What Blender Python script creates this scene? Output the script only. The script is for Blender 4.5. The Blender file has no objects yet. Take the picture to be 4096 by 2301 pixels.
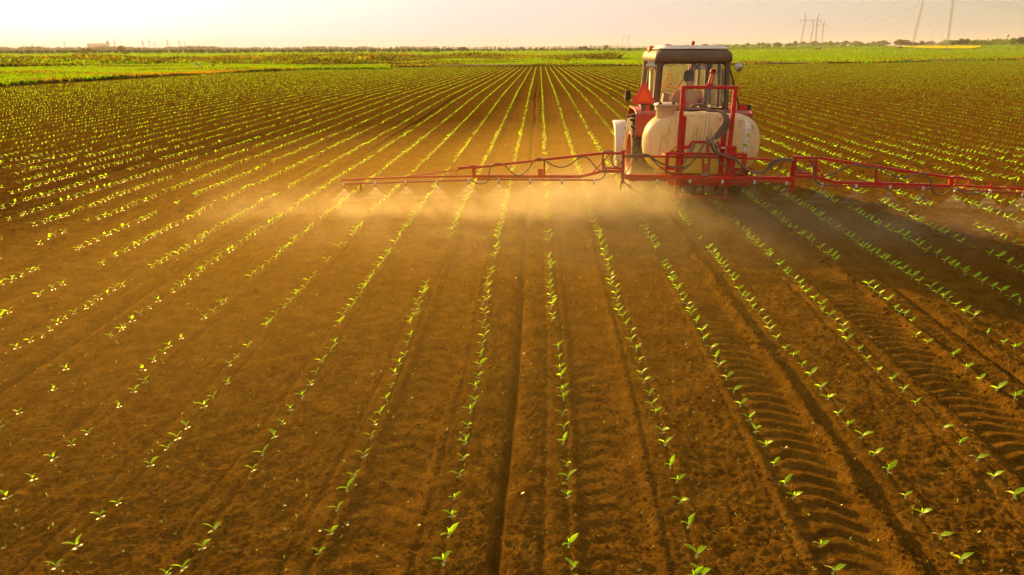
import bpy, bmesh, math, random
import numpy as np
from mathutils import Vector, Matrix, Euler

random.seed(7)
rng = np.random.default_rng(11)
R = math.radians
scene = bpy.context.scene
COL = scene.collection

# ------------------------------------------------------------------ camera
CAM_H, PITCH, YAW, ROLL = 2.70, 19.29, 2.28, -0.22
cd = bpy.data.cameras.new('camera')
cam = bpy.data.objects.new('camera', cd); COL.objects.link(cam)
cd.sensor_width = 36.0; cd.lens = 24.0
cd.clip_start = 0.1; cd.clip_end = 20000
Mr = Matrix.Rotation(R(YAW), 4, 'Z') @ Matrix.Rotation(R(90 - PITCH), 4, 'X') @ Matrix.Rotation(R(ROLL), 4, 'Z')
cam.matrix_world = Matrix.Translation((0, 0, CAM_H)) @ Mr
scene.camera = cam

# ------------------------------------------------------------------ sky and sun
SUN_AZ, SUN_EL = 35.8, 15.5            # degrees left of +Y, degrees up
w = bpy.data.worlds.new('World'); scene.world = w; w.use_nodes = True
nt = w.node_tree; nt.nodes.clear()
sky = nt.nodes.new('ShaderNodeTexSky'); sky.sky_type = 'NISHITA'; sky.sun_disc = False
sky.sun_elevation = R(SUN_EL); sky.sun_rotation = R(-SUN_AZ)
sky.air_density = 1.0; sky.dust_density = 6.0; sky.ozone_density = 1.0; sky.altitude = 50
tint = nt.nodes.new('ShaderNodeMix'); tint.data_type = 'RGBA'; tint.blend_type = 'MULTIPLY'; tint.inputs[0].default_value = 1.0
tint.inputs[7].default_value = (0.008, 0.0066, 0.0056, 1)
sdir = Vector((-math.sin(R(SUN_AZ)) * math.cos(R(SUN_EL)), math.cos(R(SUN_AZ)) * math.cos(R(SUN_EL)), math.sin(R(SUN_EL))))
# thick bright veil of haze in the sky: pale round the sun, beige away from it
tcn = nt.nodes.new('ShaderNodeTexCoord'); dot = nt.nodes.new('ShaderNodeVectorMath'); dot.operation = 'DOT_PRODUCT'; dot.inputs[1].default_value = sdir
veil = nt.nodes.new('ShaderNodeValToRGB'); e = veil.color_ramp.elements
e[0].position = 0.0; e[0].color = (.20, .165, .130, 1); e[1].position = 1.0; e[1].color = (.60, .525, .50, 1)
for p_, c_ in ((.35, (.230, .206, .142)), (.62, (.290, .250, .205)), (.85, (.350, .285, .272)), (.95, (.40, .338, .340))):
    q = veil.color_ramp.elements.new(p_); q.color = (*c_, 1)
nt.links.new(tcn.outputs['Generated'], dot.inputs[0]); nt.links.new(dot.outputs['Value'], veil.inputs[0])
addn = nt.nodes.new('ShaderNodeMix'); addn.data_type = 'RGBA'; addn.blend_type = 'ADD'; addn.inputs[0].default_value = 1.0
bg = nt.nodes.new('ShaderNodeBackground'); bg.inputs[1].default_value = 1.0
wo = nt.nodes.new('ShaderNodeOutputWorld')
nt.links.new(sky.outputs[0], tint.inputs[6]); nt.links.new(tint.outputs[2], addn.inputs[6]); nt.links.new(veil.outputs[0], addn.inputs[7])
nt.links.new(addn.outputs[2], bg.inputs[0]); nt.links.new(bg.outputs[0], wo.inputs[0])
sd = bpy.data.lights.new('sun', 'SUN'); sd.energy = 5.0; sd.angle = R(0.5); sd.color = (1.0, 0.60, 0.15)
sun = bpy.data.objects.new('sun', sd); COL.objects.link(sun)
sdir = Vector((-math.sin(R(SUN_AZ)) * math.cos(R(SUN_EL)), math.cos(R(SUN_AZ)) * math.cos(R(SUN_EL)), math.sin(R(SUN_EL))))
sun.rotation_euler = sdir.to_track_quat('Z', 'Y').to_euler(); sun.location = (-30, 40, 20)

vs = scene.view_settings
vs.view_transform = 'Standard'; vs.look = 'None'; vs.gamma = 1.0; vs.exposure = 1.4; vs.use_curve_mapping = False
cy = scene.cycles
cy.use_denoising = True; cy.max_bounces = 6; cy.diffuse_bounces = 2; cy.glossy_bounces = 2; cy.transmission_bounces = 4
cy.transparent_max_bounces = 72; cy.volume_bounces = 0; cy.caustics_reflective = False; cy.caustics_refractive = False
cy.use_adaptive_sampling = True; cy.adaptive_threshold = 0.03; cy.sample_clamp_indirect = 4.0
cy.volume_step_rate = 1.0; cy.volume_max_steps = 128

# ------------------------------------------------------------------ helpers
def tag(o, label=None, cat=None, group=None, kind=None):
    if label: o['label'] = label
    if cat: o['category'] = cat
    if group: o['group'] = group
    if kind: o['kind'] = kind
    return o

def empty(name, loc=(0, 0, 0), rz=0, parent=None):
    o = bpy.data.objects.new(name, None); COL.objects.link(o)
    o.location = loc; o.rotation_euler = (0, 0, rz); o.empty_display_size = 0.2
    if parent: o.parent = parent
    return o

class MB:
    """collects shapes into one mesh"""
    def __init__(s): s.v = []; s.f = []; s.sm = []; s.mi = []; s.cur = 0
    def add(s, v, f, smooth=False):
        b = len(s.v); s.v += [tuple(p) for p in v]
        for q in f: s.f.append(tuple(b + i for i in q)); s.sm.append(smooth); s.mi.append(s.cur)
    def box(s, c, size, rot=None, taper=(1, 1)):
        hx, hy, hz = [q / 2 for q in size]
        M = (rot.to_matrix() if isinstance(rot, Euler) else rot) if rot is not None else Matrix.Identity(3)
        pts = []
        for z in (-1, 1):
            tx, ty = taper if z > 0 else (1, 1)
            for x, y in ((-1, -1), (1, -1), (1, 1), (-1, 1)):
                pts.append(Vector(c) + M @ Vector((x * hx * tx, y * hy * ty, z * hz)))
        s.add(pts, [(3, 2, 1, 0), (4, 5, 6, 7), (0, 1, 5, 4), (1, 2, 6, 5), (2, 3, 7, 6), (3, 0, 4, 7)])
    def bar(s, a, b, wd, hd=None, up=(0, 0, 1), ch=0.12):
        a, b = Vector(a), Vector(b); hd = hd or wd
        d = (b - a).normalized(); u = Vector(up)
        if abs(d.dot(u)) > .95: u = Vector((0, 1, 0))
        r = d.cross(u).normalized(); u = r.cross(d).normalized()
        c = min(wd, hd) * ch; W, Hh = wd / 2, hd / 2
        prof = [(-W + c, -Hh), (W - c, -Hh), (W, -Hh + c), (W, Hh - c), (W - c, Hh), (-W + c, Hh), (-W, Hh - c), (-W, -Hh + c)]
        pts = [p + r * x + u * y for p in (a, b) for x, y in prof]
        f = [(i, (i + 1) % 8, 8 + (i + 1) % 8, 8 + i) for i in range(8)] + [tuple(range(7, -1, -1)), tuple(range(8, 16))]
        s.add(pts, f)
    def tube(s, pts, r, n=8, cap=True):
        pts = [Vector(p) for p in pts]; rr = r if isinstance(r, (list, tuple)) else [r] * len(pts)
        vs_, fs = [], []; prev = None
        for i, p in enumerate(pts):
            d = (pts[min(i + 1, len(pts) - 1)] - pts[max(i - 1, 0)]).normalized()
            if prev is None:
                u = Vector((0, 0, 1)) if abs(d.z) < .9 else Vector((1, 0, 0))
                x = d.cross(u).normalized()
            else:
                x = (prev - d * prev.dot(d)).normalized()
            y = d.cross(x); prev = x
            for k in range(n):
                a = 2 * math.pi * k / n; vs_.append(p + (x * math.cos(a) + y * math.sin(a)) * rr[i])
        m = len(pts)
        for i in range(m - 1):
            for k in range(n): fs.append((i * n + k, i * n + (k + 1) % n, (i + 1) * n + (k + 1) % n, (i + 1) * n + k))
        s.add(vs_, fs, True)
        if cap: s.add(vs_[:n], [tuple(range(n - 1, -1, -1))]); s.add(vs_[-n:], [tuple(range(n))])
    def lathe(s, prof, c, axis='z', n=24, smooth=True):
        vs_, fs = [], []
        for r, a in prof:
            for k in range(n):
                t = 2 * math.pi * k / n; p, q = r * math.cos(t), r * math.sin(t)
                vs_.append(Vector(c) + Vector({'z': (p, q, a), 'x': (a, p, q), 'y': (q, a, p)}[axis]))
        m = len(prof)
        for i in range(m - 1):
            for k in range(n): fs.append((i * n + k, i * n + (k + 1) % n, (i + 1) * n + (k + 1) % n, (i + 1) * n + k))
        s.add(vs_, fs, smooth)
    def plate(s, poly, n, th):
        """polygon (3-D points) given a thickness th along n"""
        n = Vector(n).normalized() * th; p = [Vector(q) for q in poly]; k = len(p)
        s.add(p + [q + n for q in p], [tuple(range(k - 1, -1, -1)), tuple(range(k, 2 * k))] + [(i, (i + 1) % k, k + (i + 1) % k, k + i) for i in range(k)])
    def build(s, name, mat, parent=None, loc=None, bevel=0, fixn=False):
        me = bpy.data.meshes.new(name); me.from_pydata([tuple(v) for v in s.v], [], s.f)
        me.polygons.foreach_set('use_smooth', s.sm)
        for m in (mat if isinstance(mat, (list, tuple)) else [mat]): me.materials.append(m)
        me.polygons.foreach_set('material_index', s.mi)
        if fixn:
            bm = bmesh.new(); bm.from_mesh(me); bmesh.ops.recalc_face_normals(bm, faces=bm.faces); bm.to_mesh(me); bm.free()
        me.update()
        o = bpy.data.objects.new(name, me); COL.objects.link(o)
        if loc: o.location = loc
        if parent: o.parent = parent
        if bevel:
            b = o.modifiers.new('bevel', 'BEVEL'); b.width = bevel; b.segments = 2; b.limit_method = 'ANGLE'
        return o

def np_mesh(name, V, F, mats, smooth=False, mi=None, parent=None, link=True):
    """V (n,3), F (m,k) arrays -> object, quickly"""
    me = bpy.data.meshes.new(name); V = np.asarray(V, np.float32); F = np.asarray(F, np.int32)
    m, k = F.shape
    me.vertices.add(len(V)); me.vertices.foreach_set('co', V.ravel())
    me.loops.add(m * k); me.loops.foreach_set('vertex_index', F.ravel())
    me.polygons.add(m); me.polygons.foreach_set('loop_start', np.arange(0, m * k, k, dtype=np.int32))
    me.polygons.foreach_set('use_smooth', np.full(m, smooth))
    for q in (mats if isinstance(mats, (list, tuple)) else [mats]): me.materials.append(q)
    if mi is not None: me.polygons.foreach_set('material_index', np.asarray(mi, np.int32))
    me.update(calc_edges=True); me.validate()
    if not link: return me
    o = bpy.data.objects.new(name, me); COL.objects.link(o)
    if parent: o.parent = parent
    return o

def catmull(P, n=6):
    P = [Vector(p) for p in P]; Q = [P[0] * 2 - P[1]] + P + [P[-1] * 2 - P[-2]]; out = []
    for i in range(1, len(Q) - 2):
        a, b, c, d = Q[i - 1:i + 3]
        for k in range(n):
            t = k / n
            out.append(0.5 * ((2 * b) + (c - a) * t + (2 * a - 5 * b + 4 * c - d) * t * t + (3 * b - 3 * c + d - a) * t ** 3))
    return out + [P[-1]]

# ------------------------------------------------------------------ node materials
class NT:
    def __init__(s, name):
        s.m = bpy.data.materials.new(name); s.m.use_nodes = True; s.t = s.m.node_tree; s.t.nodes.clear()
        s.out = s.t.nodes.new('ShaderNodeOutputMaterial')
    def n(s, t, **k):
        q = s.t.nodes.new('ShaderNode' + t)
        for a, b in k.items(): setattr(q, a, b)
        return q
    def l(s, a, b): s.t.links.new(a, b)
    def noise(s, scale, detail=4, rough=.55, vec=None, dim='3D'):
        q = s.n('TexNoise', noise_dimensions=dim); q.inputs['Scale'].default_value = scale; q.inputs['Detail'].default_value = detail; q.inputs['Roughness'].default_value = rough
        if vec is not None: s.l(vec, q.inputs['Vector'])
        return q.outputs['Fac']
    def ramp(s, fac, stops):
        q = s.n('ValToRGB'); e = q.color_ramp.elements
        while len(e) < len(stops): e.new(.5)
        for i, (p, c) in enumerate(stops): e[i].position = p; e[i].color = (*c, 1)
        s.l(fac, q.inputs[0]); return q.outputs[0]
    def math(s, op, a, b=None, c=None, clamp=False):
        q = s.n('Math', operation=op, use_clamp=clamp)
        for i, x in enumerate((a, b, c)):
            if x is None: continue
            if isinstance(x, (int, float)): q.inputs[i].default_value = x
            else: s.l(x, q.inputs[i])
        return q.outputs[0]
    def mix(s, fac, a, b, mode='MIX'):
        q = s.n('Mix', data_type='RGBA', blend_type=mode)
        for i, x in ((0, fac), (6, a), (7, b)):
            if isinstance(x, (int, float)): q.inputs[i].default_value = x
            elif isinstance(x, tuple): q.inputs[i].default_value = (*x, 1)
            else: s.l(x, q.inputs[i])
        return q.outputs[2]
    def pos(s): return s.n('NewGeometry').outputs['Position']
    def obj(s): return s.n('TexCoord').outputs['Object']

def princ(name, col, rough=.5, metal=0, spec=.5, var=.12, scale=6, bump=0, bscale=40, dirt=None, dirtamt=.35, trans=0):
    """painted / plain surface with a little procedural variation and dust"""
    T = NT(name); b = T.n('BsdfPrincipled'); ob = T.obj()
    f = T.noise(scale, 5, .6, ob)
    c = T.mix(f, tuple(x * (1 - var) for x in col), tuple(min(1, x * (1 + var)) for x in col))
    if dirt:
        d = T.ramp(T.noise(scale * .6, 6, .65, ob), [(.42, (0, 0, 0)), (.75, (dirtamt,) * 3)])
        c = T.mix(d, c, dirt)
    T.l(c, b.inputs['Base Color'])
    r = T.math('MULTIPLY_ADD', T.noise(scale * 2, 3, .5, ob), .25, rough - .1, clamp=True); T.l(r, b.inputs['Roughness'])
    b.inputs['Metallic'].default_value = metal; b.inputs['Specular IOR Level'].default_value = spec
    if bump:
        u = T.n('Bump'); u.inputs['Strength'].default_value = .4; u.inputs['Distance'].default_value = bump
        T.l(T.noise(bscale, 4, .6, ob), u.inputs['Height']); T.l(u.outputs[0], b.inputs['Normal'])
    T.l(b.outputs[0], T.out.inputs[0]); return T.m

def leafmat(name, c1, c2, tr=.55, scale=3, gloss=.06, world=True, rough=.35):
    T = NT(name); p = T.pos() if world else T.obj()
    f = T.noise(scale, 3, .6, p); c = T.ramp(f, [(.35, c1), (.65, c2)])
    d = T.n('BsdfDiffuse'); t = T.n('BsdfTranslucent'); g = T.n('BsdfGlossy'); g.inputs['Roughness'].default_value = rough
    T.l(c, d.inputs[0]); ct = T.mix(1.0, c, (1.9, 1.85, .5), 'MULTIPLY'); T.l(ct, t.inputs[0]); g.inputs[0].default_value = (.9, .9, .8, 1)
    m = T.n('MixShader'); m.inputs[0].default_value = tr; T.l(d.outputs[0], m.inputs[1]); T.l(t.outputs[0], m.inputs[2])
    m2 = T.n('MixShader'); m2.inputs[0].default_value = gloss; T.l(m.outputs[0], m2.inputs[1]); T.l(g.outputs[0], m2.inputs[2])
    T.l(m2.outputs[0], T.out.inputs[0]); return T.m

# soil
def soil_material():
    T = NT('soil'); p = T.pos(); b = T.n('BsdfDiffuse')
    big = T.noise(.35, 4, .6, p); mid = T.noise(5, 6, .7, p); fine = T.noise(60, 6, .75, p)
    c = T.ramp(T.math('MULTIPLY_ADD', mid, .5, T.math('MULTIPLY', fine, .5)), [(.36, (.068, .032, .004)), (.50, (.168, .080, .008)), (.62, (.310, .160, .020))])
    c = T.mix(T.math('MULTIPLY', big, .45), c, (.120, .064, .008))
    speck = T.ramp(T.noise(150, 2, .5, p), [(.74, (0, 0, 0)), (.80, (.6, .6, .6))])
    c = T.mix(speck, c, (.36, .26, .13))
    T.l(c, b.inputs['Color']); b.inputs['Roughness'].default_value = .4
    v = T.n('TexVoronoi', feature='F1'); v.inputs['Scale'].default_value = 45; T.l(p, v.inputs['Vector'])
    h = T.math('ADD', T.math('MULTIPLY', T.noise(110, 7, .8, p), .7), T.math('MULTIPLY', v.outputs['Distance'], -.5))
    h = T.math('ADD', h, T.math('MULTIPLY', T.noise(26, 6, .7, p), 1.1))
    u = T.n('Bump'); u.inputs['Strength'].default_value = 1.0; u.inputs['Distance'].default_value = .030
    T.l(h, u.inputs['Height']); T.l(u.outputs[0], b.inputs['Normal'])
    T.l(b.outputs[0], T.out.inputs[0]); return T.m

def grassland_material(name, a, b_, c_, s1=.02, tr=.3):
    T = NT(name); p = T.pos()
    mp = T.n('Mapping'); mp.inputs['Scale'].default_value = (.35, 1.6, 1); mp.inputs['Rotation'].default_value = (0, 0, R(8)); T.l(p, mp.inputs[0])
    f = T.math('MULTIPLY_ADD', T.noise(s1, 5, .6, mp.outputs[0]), .65, T.math('MULTIPLY', T.noise(.6, 5, .7, p), .35))
    c = T.ramp(f, [(.36, a), (.5, b_), (.64, c_)])
    d = T.n('BsdfDiffuse'); t = T.n('BsdfTranslucent'); T.l(c, d.inputs[0]); T.l(c, t.inputs[0])
    u = T.n('Bump'); u.inputs['Strength'].default_value = 1; u.inputs['Distance'].default_value = .6
    T.l(T.noise(3.5, 5, .7, p), u.inputs['Height']); T.l(u.outputs[0], d.inputs['Normal'])
    m = T.n('MixShader'); m.inputs[0].default_value = tr; T.l(d.outputs[0], m.inputs[1]); T.l(t.outputs[0], m.inputs[2])
    T.l(m.outputs[0], T.out.inputs[0]); return T.m

M = {}
M['soil'] = soil_material()
M['grass'] = grassland_material('grass_field', (.09, .16, .005), (.14, .25, .006), (.20, .33, .008), tr=0)
M['rape'] = grassland_material('rapeseed', (.58, .50, .005), (.68, .58, .008), (.75, .66, .015), tr=0)
M['dirt'] = princ('dirt', (.085, .055, .035), .95, spec=.1, var=.3, scale=.5)
M['leaf'] = leafmat('leaf', (.22, .46, .004), (.34, .60, .006), .66, 25, .02)
M['leaf_pale'] = leafmat('leaf_pale', (.30, .42, .05), (.62, .55, .28), .5, 40, .08)
M['seedleaf'] = leafmat('seed_leaf', (.16, .28, .05), (.24, .36, .09), .4, 25, .09, rough=.3)
M['stem'] = leafmat('stem', (.25, .28, .09), (.38, .26, .13), .25, 30, .1)
M['rowleaf'] = leafmat('row_leaf', (.15, .32, .003), (.24, .44, .004), .62, 1.2, .005)
M['weed'] = leafmat('weed_leaf', (.14, .25, .015), (.34, .36, .10), .5, 12, .12)
M['blade'] = leafmat('grass_blade', (.10, .185, .003), (.155, .24, .004), .55, .04, .005)
M['blade_dry'] = leafmat('dry_blade', (.22, .17, .02), (.32, .21, .035), .4, .10, .005)
M['scrub'] = leafmat('scrub_leaf', (.085, .090, .010), (.14, .135, .012), .4, .12, .005)
M['tree_green'] = leafmat('tree_leaf_green', (.07, .12, .015), (.14, .20, .02), .42, .15, .02)
M['tree_dark'] = leafmat('tree_leaf_dark', (.035, .062, .022), (.06, .09, .03), .3, .1, .02)
M['tree_rust'] = leafmat('tree_leaf_rust', (.14, .10, .02), (.22, .16, .03), .4, .1, .02)
M['bark'] = princ('bark', (.12, .085, .055), .9, bump=.01, bscale=12)
M['red'] = princ('red_paint', (.62, .010, .008), .35, var=.15, dirt=(.30, .10, .06), dirtamt=.6, scale=13)
M['red_dull'] = princ('red_paint_faded', (.45, .045, .030), .5, var=.2, dirt=(.32, .2, .12), dirtamt=.6, scale=7)
M['brown'] = princ('cab_paint_brown', (.125, .085, .055), .55, var=.2, dirt=(.22, .15, .09), dirtamt=.5, scale=4)
M['white'] = princ('white_paint', (.74, .72, .68), .35, var=.06, dirt=(.42, .22, .10), dirtamt=.5, scale=3.5)
M['cream'] = princ('cream_panel', (.62, .55, .42), .4, var=.1, dirt=(.4, .27, .14), dirtamt=.5, scale=5)
M['black'] = princ('black_rubber', (.022, .020, .018), .7, var=.3, dirt=(.20, .13, .08), dirtamt=.7, scale=8)
M['tyre'] = princ('tyre_rubber', (.05, .042, .035), .85, var=.3, dirt=(.30, .18, .09), dirtamt=.95, scale=7)
M['hose'] = princ('hose_rubber', (.17, .12, .08), .6, var=.2, dirt=(.3, .2, .12), dirtamt=.5)
M['steel'] = princ('dusty_steel', (.34, .30, .26), .45, metal=.6, dirt=(.3, .2, .12))
M['nozzle'] = princ('nozzle_plastic', (.75, .75, .72), .4)
M['orange'] = princ('orange_plastic', (.95, .13, .01), .35, var=.05)
M['redlens'] = princ('red_lens', (.65, .02, .01), .25, var=.05)
M['tri_mid'] = princ('triangle_orange', (.95, .12, .01), .5, var=.04)
M['tri_rim'] = princ('triangle_rim', (.75, .03, .02), .35, var=.1, dirt=(.8, .35, .25), dirtamt=.5, scale=14)
M['yellow'] = princ('yellow_tape', (.80, .55, .04), .5)
M['paper'] = princ('scale_strip', (.80, .80, .80), .5, var=.04)
M['ink'] = princ('scale_ink', (.06, .12, .20), .6, var=.2, scale=60)
M['lime'] = princ('strip_patch', (.42, .52, .03), .5)
M['lampglass'] = princ('lamp_glass', (.55, .52, .48), .12, metal=.7, spec=.8)
M['mirror'] = princ('mirror_glass', (.85, .83, .78), .05, metal=1)
M['skin'] = princ('skin', (.50, .27, .18), .55, var=.06)
M['shirt'] = princ('shirt_mauve', (.55, .13, .12), .85, var=.1, bump=.004, bscale=25)
M['hair'] = princ('hair', (.10, .055, .025), .95, spec=.05)
M['denim'] = princ('trousers', (.08, .09, .13), .85)
M['whitecloth'] = princ('white_shirt', (.78, .76, .80), .85, var=.03)
M['galv'] = princ('galvanised_lattice', (.30, .25, .18), .55, metal=.2)
M['galv_dark'] = princ('dark_lattice', (.26, .21, .15), .6, metal=.1)  # darker lattice tone for the distant pylons
M['concrete'] = princ('pale_concrete', (.62, .60, .56), .8, scale=.05)
M['wire'] = princ('cable', (.16, .13, .11), .6)

def glass_mat(name, tint, dust=.10):
    T = NT(name); t = T.n('BsdfTransparent'); t.inputs[0].default_value = (*tint, 1)
    g = T.n('BsdfGlossy'); g.inputs['Roughness'].default_value = .03; d = T.n('BsdfTranslucent'); d.inputs[0].default_value = (.80, .68, .50, 1)
    lw = T.n('LayerWeight'); lw.inputs[0].default_value = .35
    m = T.n('MixShader'); T.l(T.math('MULTIPLY_ADD', lw.outputs['Fresnel'], .30, .03, clamp=True), m.inputs[0]); T.l(t.outputs[0], m.inputs[1]); T.l(g.outputs[0], m.inputs[2])
    m2 = T.n('MixShader'); T.l(T.math('MULTIPLY_ADD', T.noise(5, 5, .6, T.obj()), dust, dust * .5), m2.inputs[0]); T.l(m.outputs[0], m2.inputs[1]); T.l(d.outputs[0], m2.inputs[2])
    T.l(m2.outputs[0], T.out.inputs[0]); return T.m
M['glass'] = glass_mat('cab_glass', (.985, .985, .97), .022)

# translucent cream tank with the liquid showing yellow-green in its lower part
def tank_mat():
    T = NT('tank_plastic'); ob = T.obj(); b = T.n('BsdfPrincipled'); sp = T.n('SeparateXYZ'); T.l(ob, sp.inputs[0])
    base = T.mix(T.noise(2.2, 5, .6, ob), (.76, .65, .44), (.88, .78, .57))
    lv = T.math('MULTIPLY_ADD', T.noise(1.2, 2, .5, ob), .05, sp.outputs[2])
    liq = T.ramp(lv, [(.98, (1, 1, 1)), (1.20, (0, 0, 0))])
    c = T.mix(T.math('MULTIPLY', liq, .8), base, (.72, .68, .16))
    mp = T.n('Mapping'); mp.inputs['Scale'].default_value = (9, 9, 1.6); T.l(ob, mp.inputs[0])
    st = T.ramp(T.noise(1.4, 6, .7, mp.outputs[0]), [(.53, (0, 0, 0)), (.72, (.75, .75, .75))])
    upper = T.ramp(sp.outputs[2], [(.95, (.12, .12, .12)), (1.52, (1, 1, 1))])
    c = T.mix(T.math('MULTIPLY', st, upper), c, (.20, .13, .08))
    dust = T.ramp(sp.outputs[2], [(1.44, (0, 0, 0)), (1.60, (.8, .8, .8))]); c = T.mix(T.math('MULTIPLY', dust, T.noise(6, 4, .6, ob)), c, (.28, .18, .10))
    T.l(c, b.inputs['Base Color']); b.inputs['Roughness'].default_value = .38; b.inputs['Specular IOR Level'].default_value = .4
    tr = T.n('BsdfTranslucent'); T.l(c, tr.inputs[0]); m = T.n('MixShader'); m.inputs[0].default_value = .48
    T.l(b.outputs[0], m.inputs[1]); T.l(tr.outputs[0], m.inputs[2]); T.l(m.outputs[0], T.out.inputs[0]); return T.m
M['tank'] = tank_mat()

# ------------------------------------------------------------------ terrain height
_yy = np.arange(-60, 420, .5)
_gg = np.interp(_yy, [5, 9, 20, 38, 70, 104, 160, 200], [0, .14, .15, .28, .1, -.1, -.1, 0])
_k = np.exp(-(np.arange(-20, 21) * .5 / 3.0) ** 2); _k /= _k.sum()
_gg = np.convolve(np.pad(_gg, 20, 'edge'), _k, 'valid')
def sstep(a, b, x): t = np.clip((x - a) / (b - a), 0, 1); return t * t * (3 - 2 * t)
def G(X, Y):
    X = np.asarray(X, float); Y = np.asarray(Y, float)
    return np.interp(Y, _yy, _gg) + 4.2 * sstep(420, 760, Y) * sstep(60, 420, X)
def gz(x, y): return float(G(x, y))

def hash2(ix, iy, s):
    n = (ix * 374761393 + iy * 668265263 + s * 1442695041) & 0xffffffff
    n = ((n ^ (n >> 13)) * 1274126177) & 0xffffffff
    return ((n ^ (n >> 16)) & 0xffff) / 65535.0
def vnoise(x, y, s=0):
    ix = np.floor(x).astype(np.int64); iy = np.floor(y).astype(np.int64); fx = x - ix; fy = y - iy
    fx = fx * fx * (3 - 2 * fx); fy = fy * fy * (3 - 2 * fy)
    a = hash2(ix, iy, s); b = hash2(ix + 1, iy, s); c = hash2(ix, iy + 1, s); d = hash2(ix + 1, iy + 1, s)
    return (a * (1 - fx) + b * fx) * (1 - fy) + (c * (1 - fx) + d * fx) * fy - .5

ROW = .713; ROW0 = .15                       # crop row spacing, position of the first row right of the furrow
FURROWS = [-.19 + 4.278 * k for k in range(-10, 14)]
FRESH = [1.80, 3.42]                          # tyre tracks left by this tractor
OLD = [(-.92, .62), (.50, .66), (-5.9, .5), (-4.9, .5), (6.6, .5), (8.1, .5), (-9.3, .4), (-10.7, .4)]

def soil_height(X, Y):
    wob = .03 * np.sin(Y * .35 + 1.0) + .02 * np.sin(Y * .9)
    Xw = X + wob
    # open soil: lumps at falling sizes; the finest only where the mesh can carry them
    near = 1 - sstep(14, 30, Y)
    h = .028 * vnoise(X * 1.3, Y * 1.1, 1) + .020 * vnoise(X * 3.1, Y * 3.0, 2)
    cl = .022 * np.maximum(vnoise(X * 8, Y * 8, 3) - .22, 0) * 2.4 + .009 * vnoise(X * 13, Y * 15, 4)
    cl += (.011 * vnoise(X * 24, Y * 26, 5) + .016 * vnoise(X * 43, Y * 41, 6) + .010 * np.maximum(vnoise(X * 19, Y * 21, 14) - .22, 0)) * near
    pit = -.10 * np.maximum(vnoise(X * 2.6 + 9, Y * 2.9, 7) - .36, 0)
    loose = np.ones_like(X)
    # crop rows: a low bed with a press-wheel groove on either side
    d = (Xw - ROW0 + ROW / 2) % ROW - ROW / 2
    h += .010 * np.exp(-(d / .16) ** 2) - .013 * np.exp(-((np.abs(d) - .075) / .020) ** 2)
    loose *= 1 - .45 * np.exp(-(d / .10) ** 2)
    for f in FURROWS:
        e = Xw - f; wd = np.abs(e)
        g = np.exp(-(wd / .025) ** 2)
        h -= .080 * g * (1 + .5 * vnoise(Y * 2, Y * 0 + f, 8)); h += .016 * np.exp(-((e - .13) / .07) ** 2) + .010 * np.exp(-((e + .12) / .05) ** 2)
        h -= .012 * np.exp(-((e - .42) / .09) ** 2)
        loose *= 1 - .6 * g
    def track(xc, half, depth, berm, lug, per, amp, soft, mask):
        nonlocal h, loose
        e = Xw - xc; u = e / half; inside = sstep(1.12, .86, np.abs(u))
        edge = .03 * vnoise(Y * 5, Y * 0 + xc, 9)
        prof = -depth * inside * (1 - .15 * u)                 # deeper on the left flank
        prof += berm * np.exp(-((e - half - .055 - edge) / .05) ** 2) * (1 + .8 * vnoise(Y * 7, e * 9, 10)) + .18 * berm * np.exp(-((e + half + .05) / .045) ** 2)
        sk = .42 * np.abs(u) ** 1.4 * half + .16 * u * half    # curved lug marks
        ph = ((Y + sk + .022 * vnoise(Y * 6, e * 7, 12) + .02 * vnoise(Y * 17, e * 15, 15)) / per) % 1.0; amp = amp * (1 + 1.1 * vnoise(Y * 2.3, e * 4 + xc, 16))
        ridge = np.where(ph < .22, sstep(0, .22, ph), 1 - sstep(.16, 1.02, ph)) - .5
        prof += lug * ridge * inside * (.85 + .15 * sstep(-1, .3, u)) * amp
        h = h + prof * mask; loose = loose * (1 - soft * inside * mask)
    behind = sstep(12.6, 12.2, Y)
    for xc in FRESH: track(xc, .215, .016, .052, .024, .135, 1, .88, behind)
    for xc, a in OLD: track(xc, .21, .030 * a, .018 * a, .018 * a, .15, 1, .45, np.ones_like(Y))
    return h + (cl + pit) * loose

def ground_mesh():
    ys = [-60, -40, -25, -15, -8, -4, -1, 0.5, 1.4]; y = 1.9
    while y < 7000:
        ys.append(y)
        st = .0095 * max(1, (y / 3.0)) ** 1.45 if y > 2.4 else .02
        if y > 60: st = max(st, y * .03)
        y += st
    ys = np.array(ys)
    u = np.linspace(-1, 1, 1500); du = np.array([1.1, 1.3, 1.7, 2.5, 4, 7]); u = np.concatenate([-du[::-1], u, du])
    Y, U = np.meshgrid(ys, u, indexing='ij')
    X = U * .92 * (np.maximum(Y, 0) + 6.0)
    H = soil_height(X, Y) * (1 - sstep(80, 200, Y))
    Z = G(X, Y) + H - 3.0 * sstep(240, 420, Y) - 0.25 * sstep(150, 260, Y)
    n, m = X.shape
    V = np.stack([X, Y, Z], -1).reshape(-1, 3)
    i = np.arange((n - 1) * (m - 1)); r, c = i // (m - 1), i % (m - 1); a = r * m + c
    F = np.stack([a, a + 1, a + m + 1, a + m], -1)
    o = np_mesh('ground', V, F, M['soil'], smooth=True)
    tag(o, kind='structure'); return o
ground_mesh()
def soilz(x, y): return gz(x, y) + float(soil_height(np.array([float(x)]), np.array([float(y)]))[0])

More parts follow.
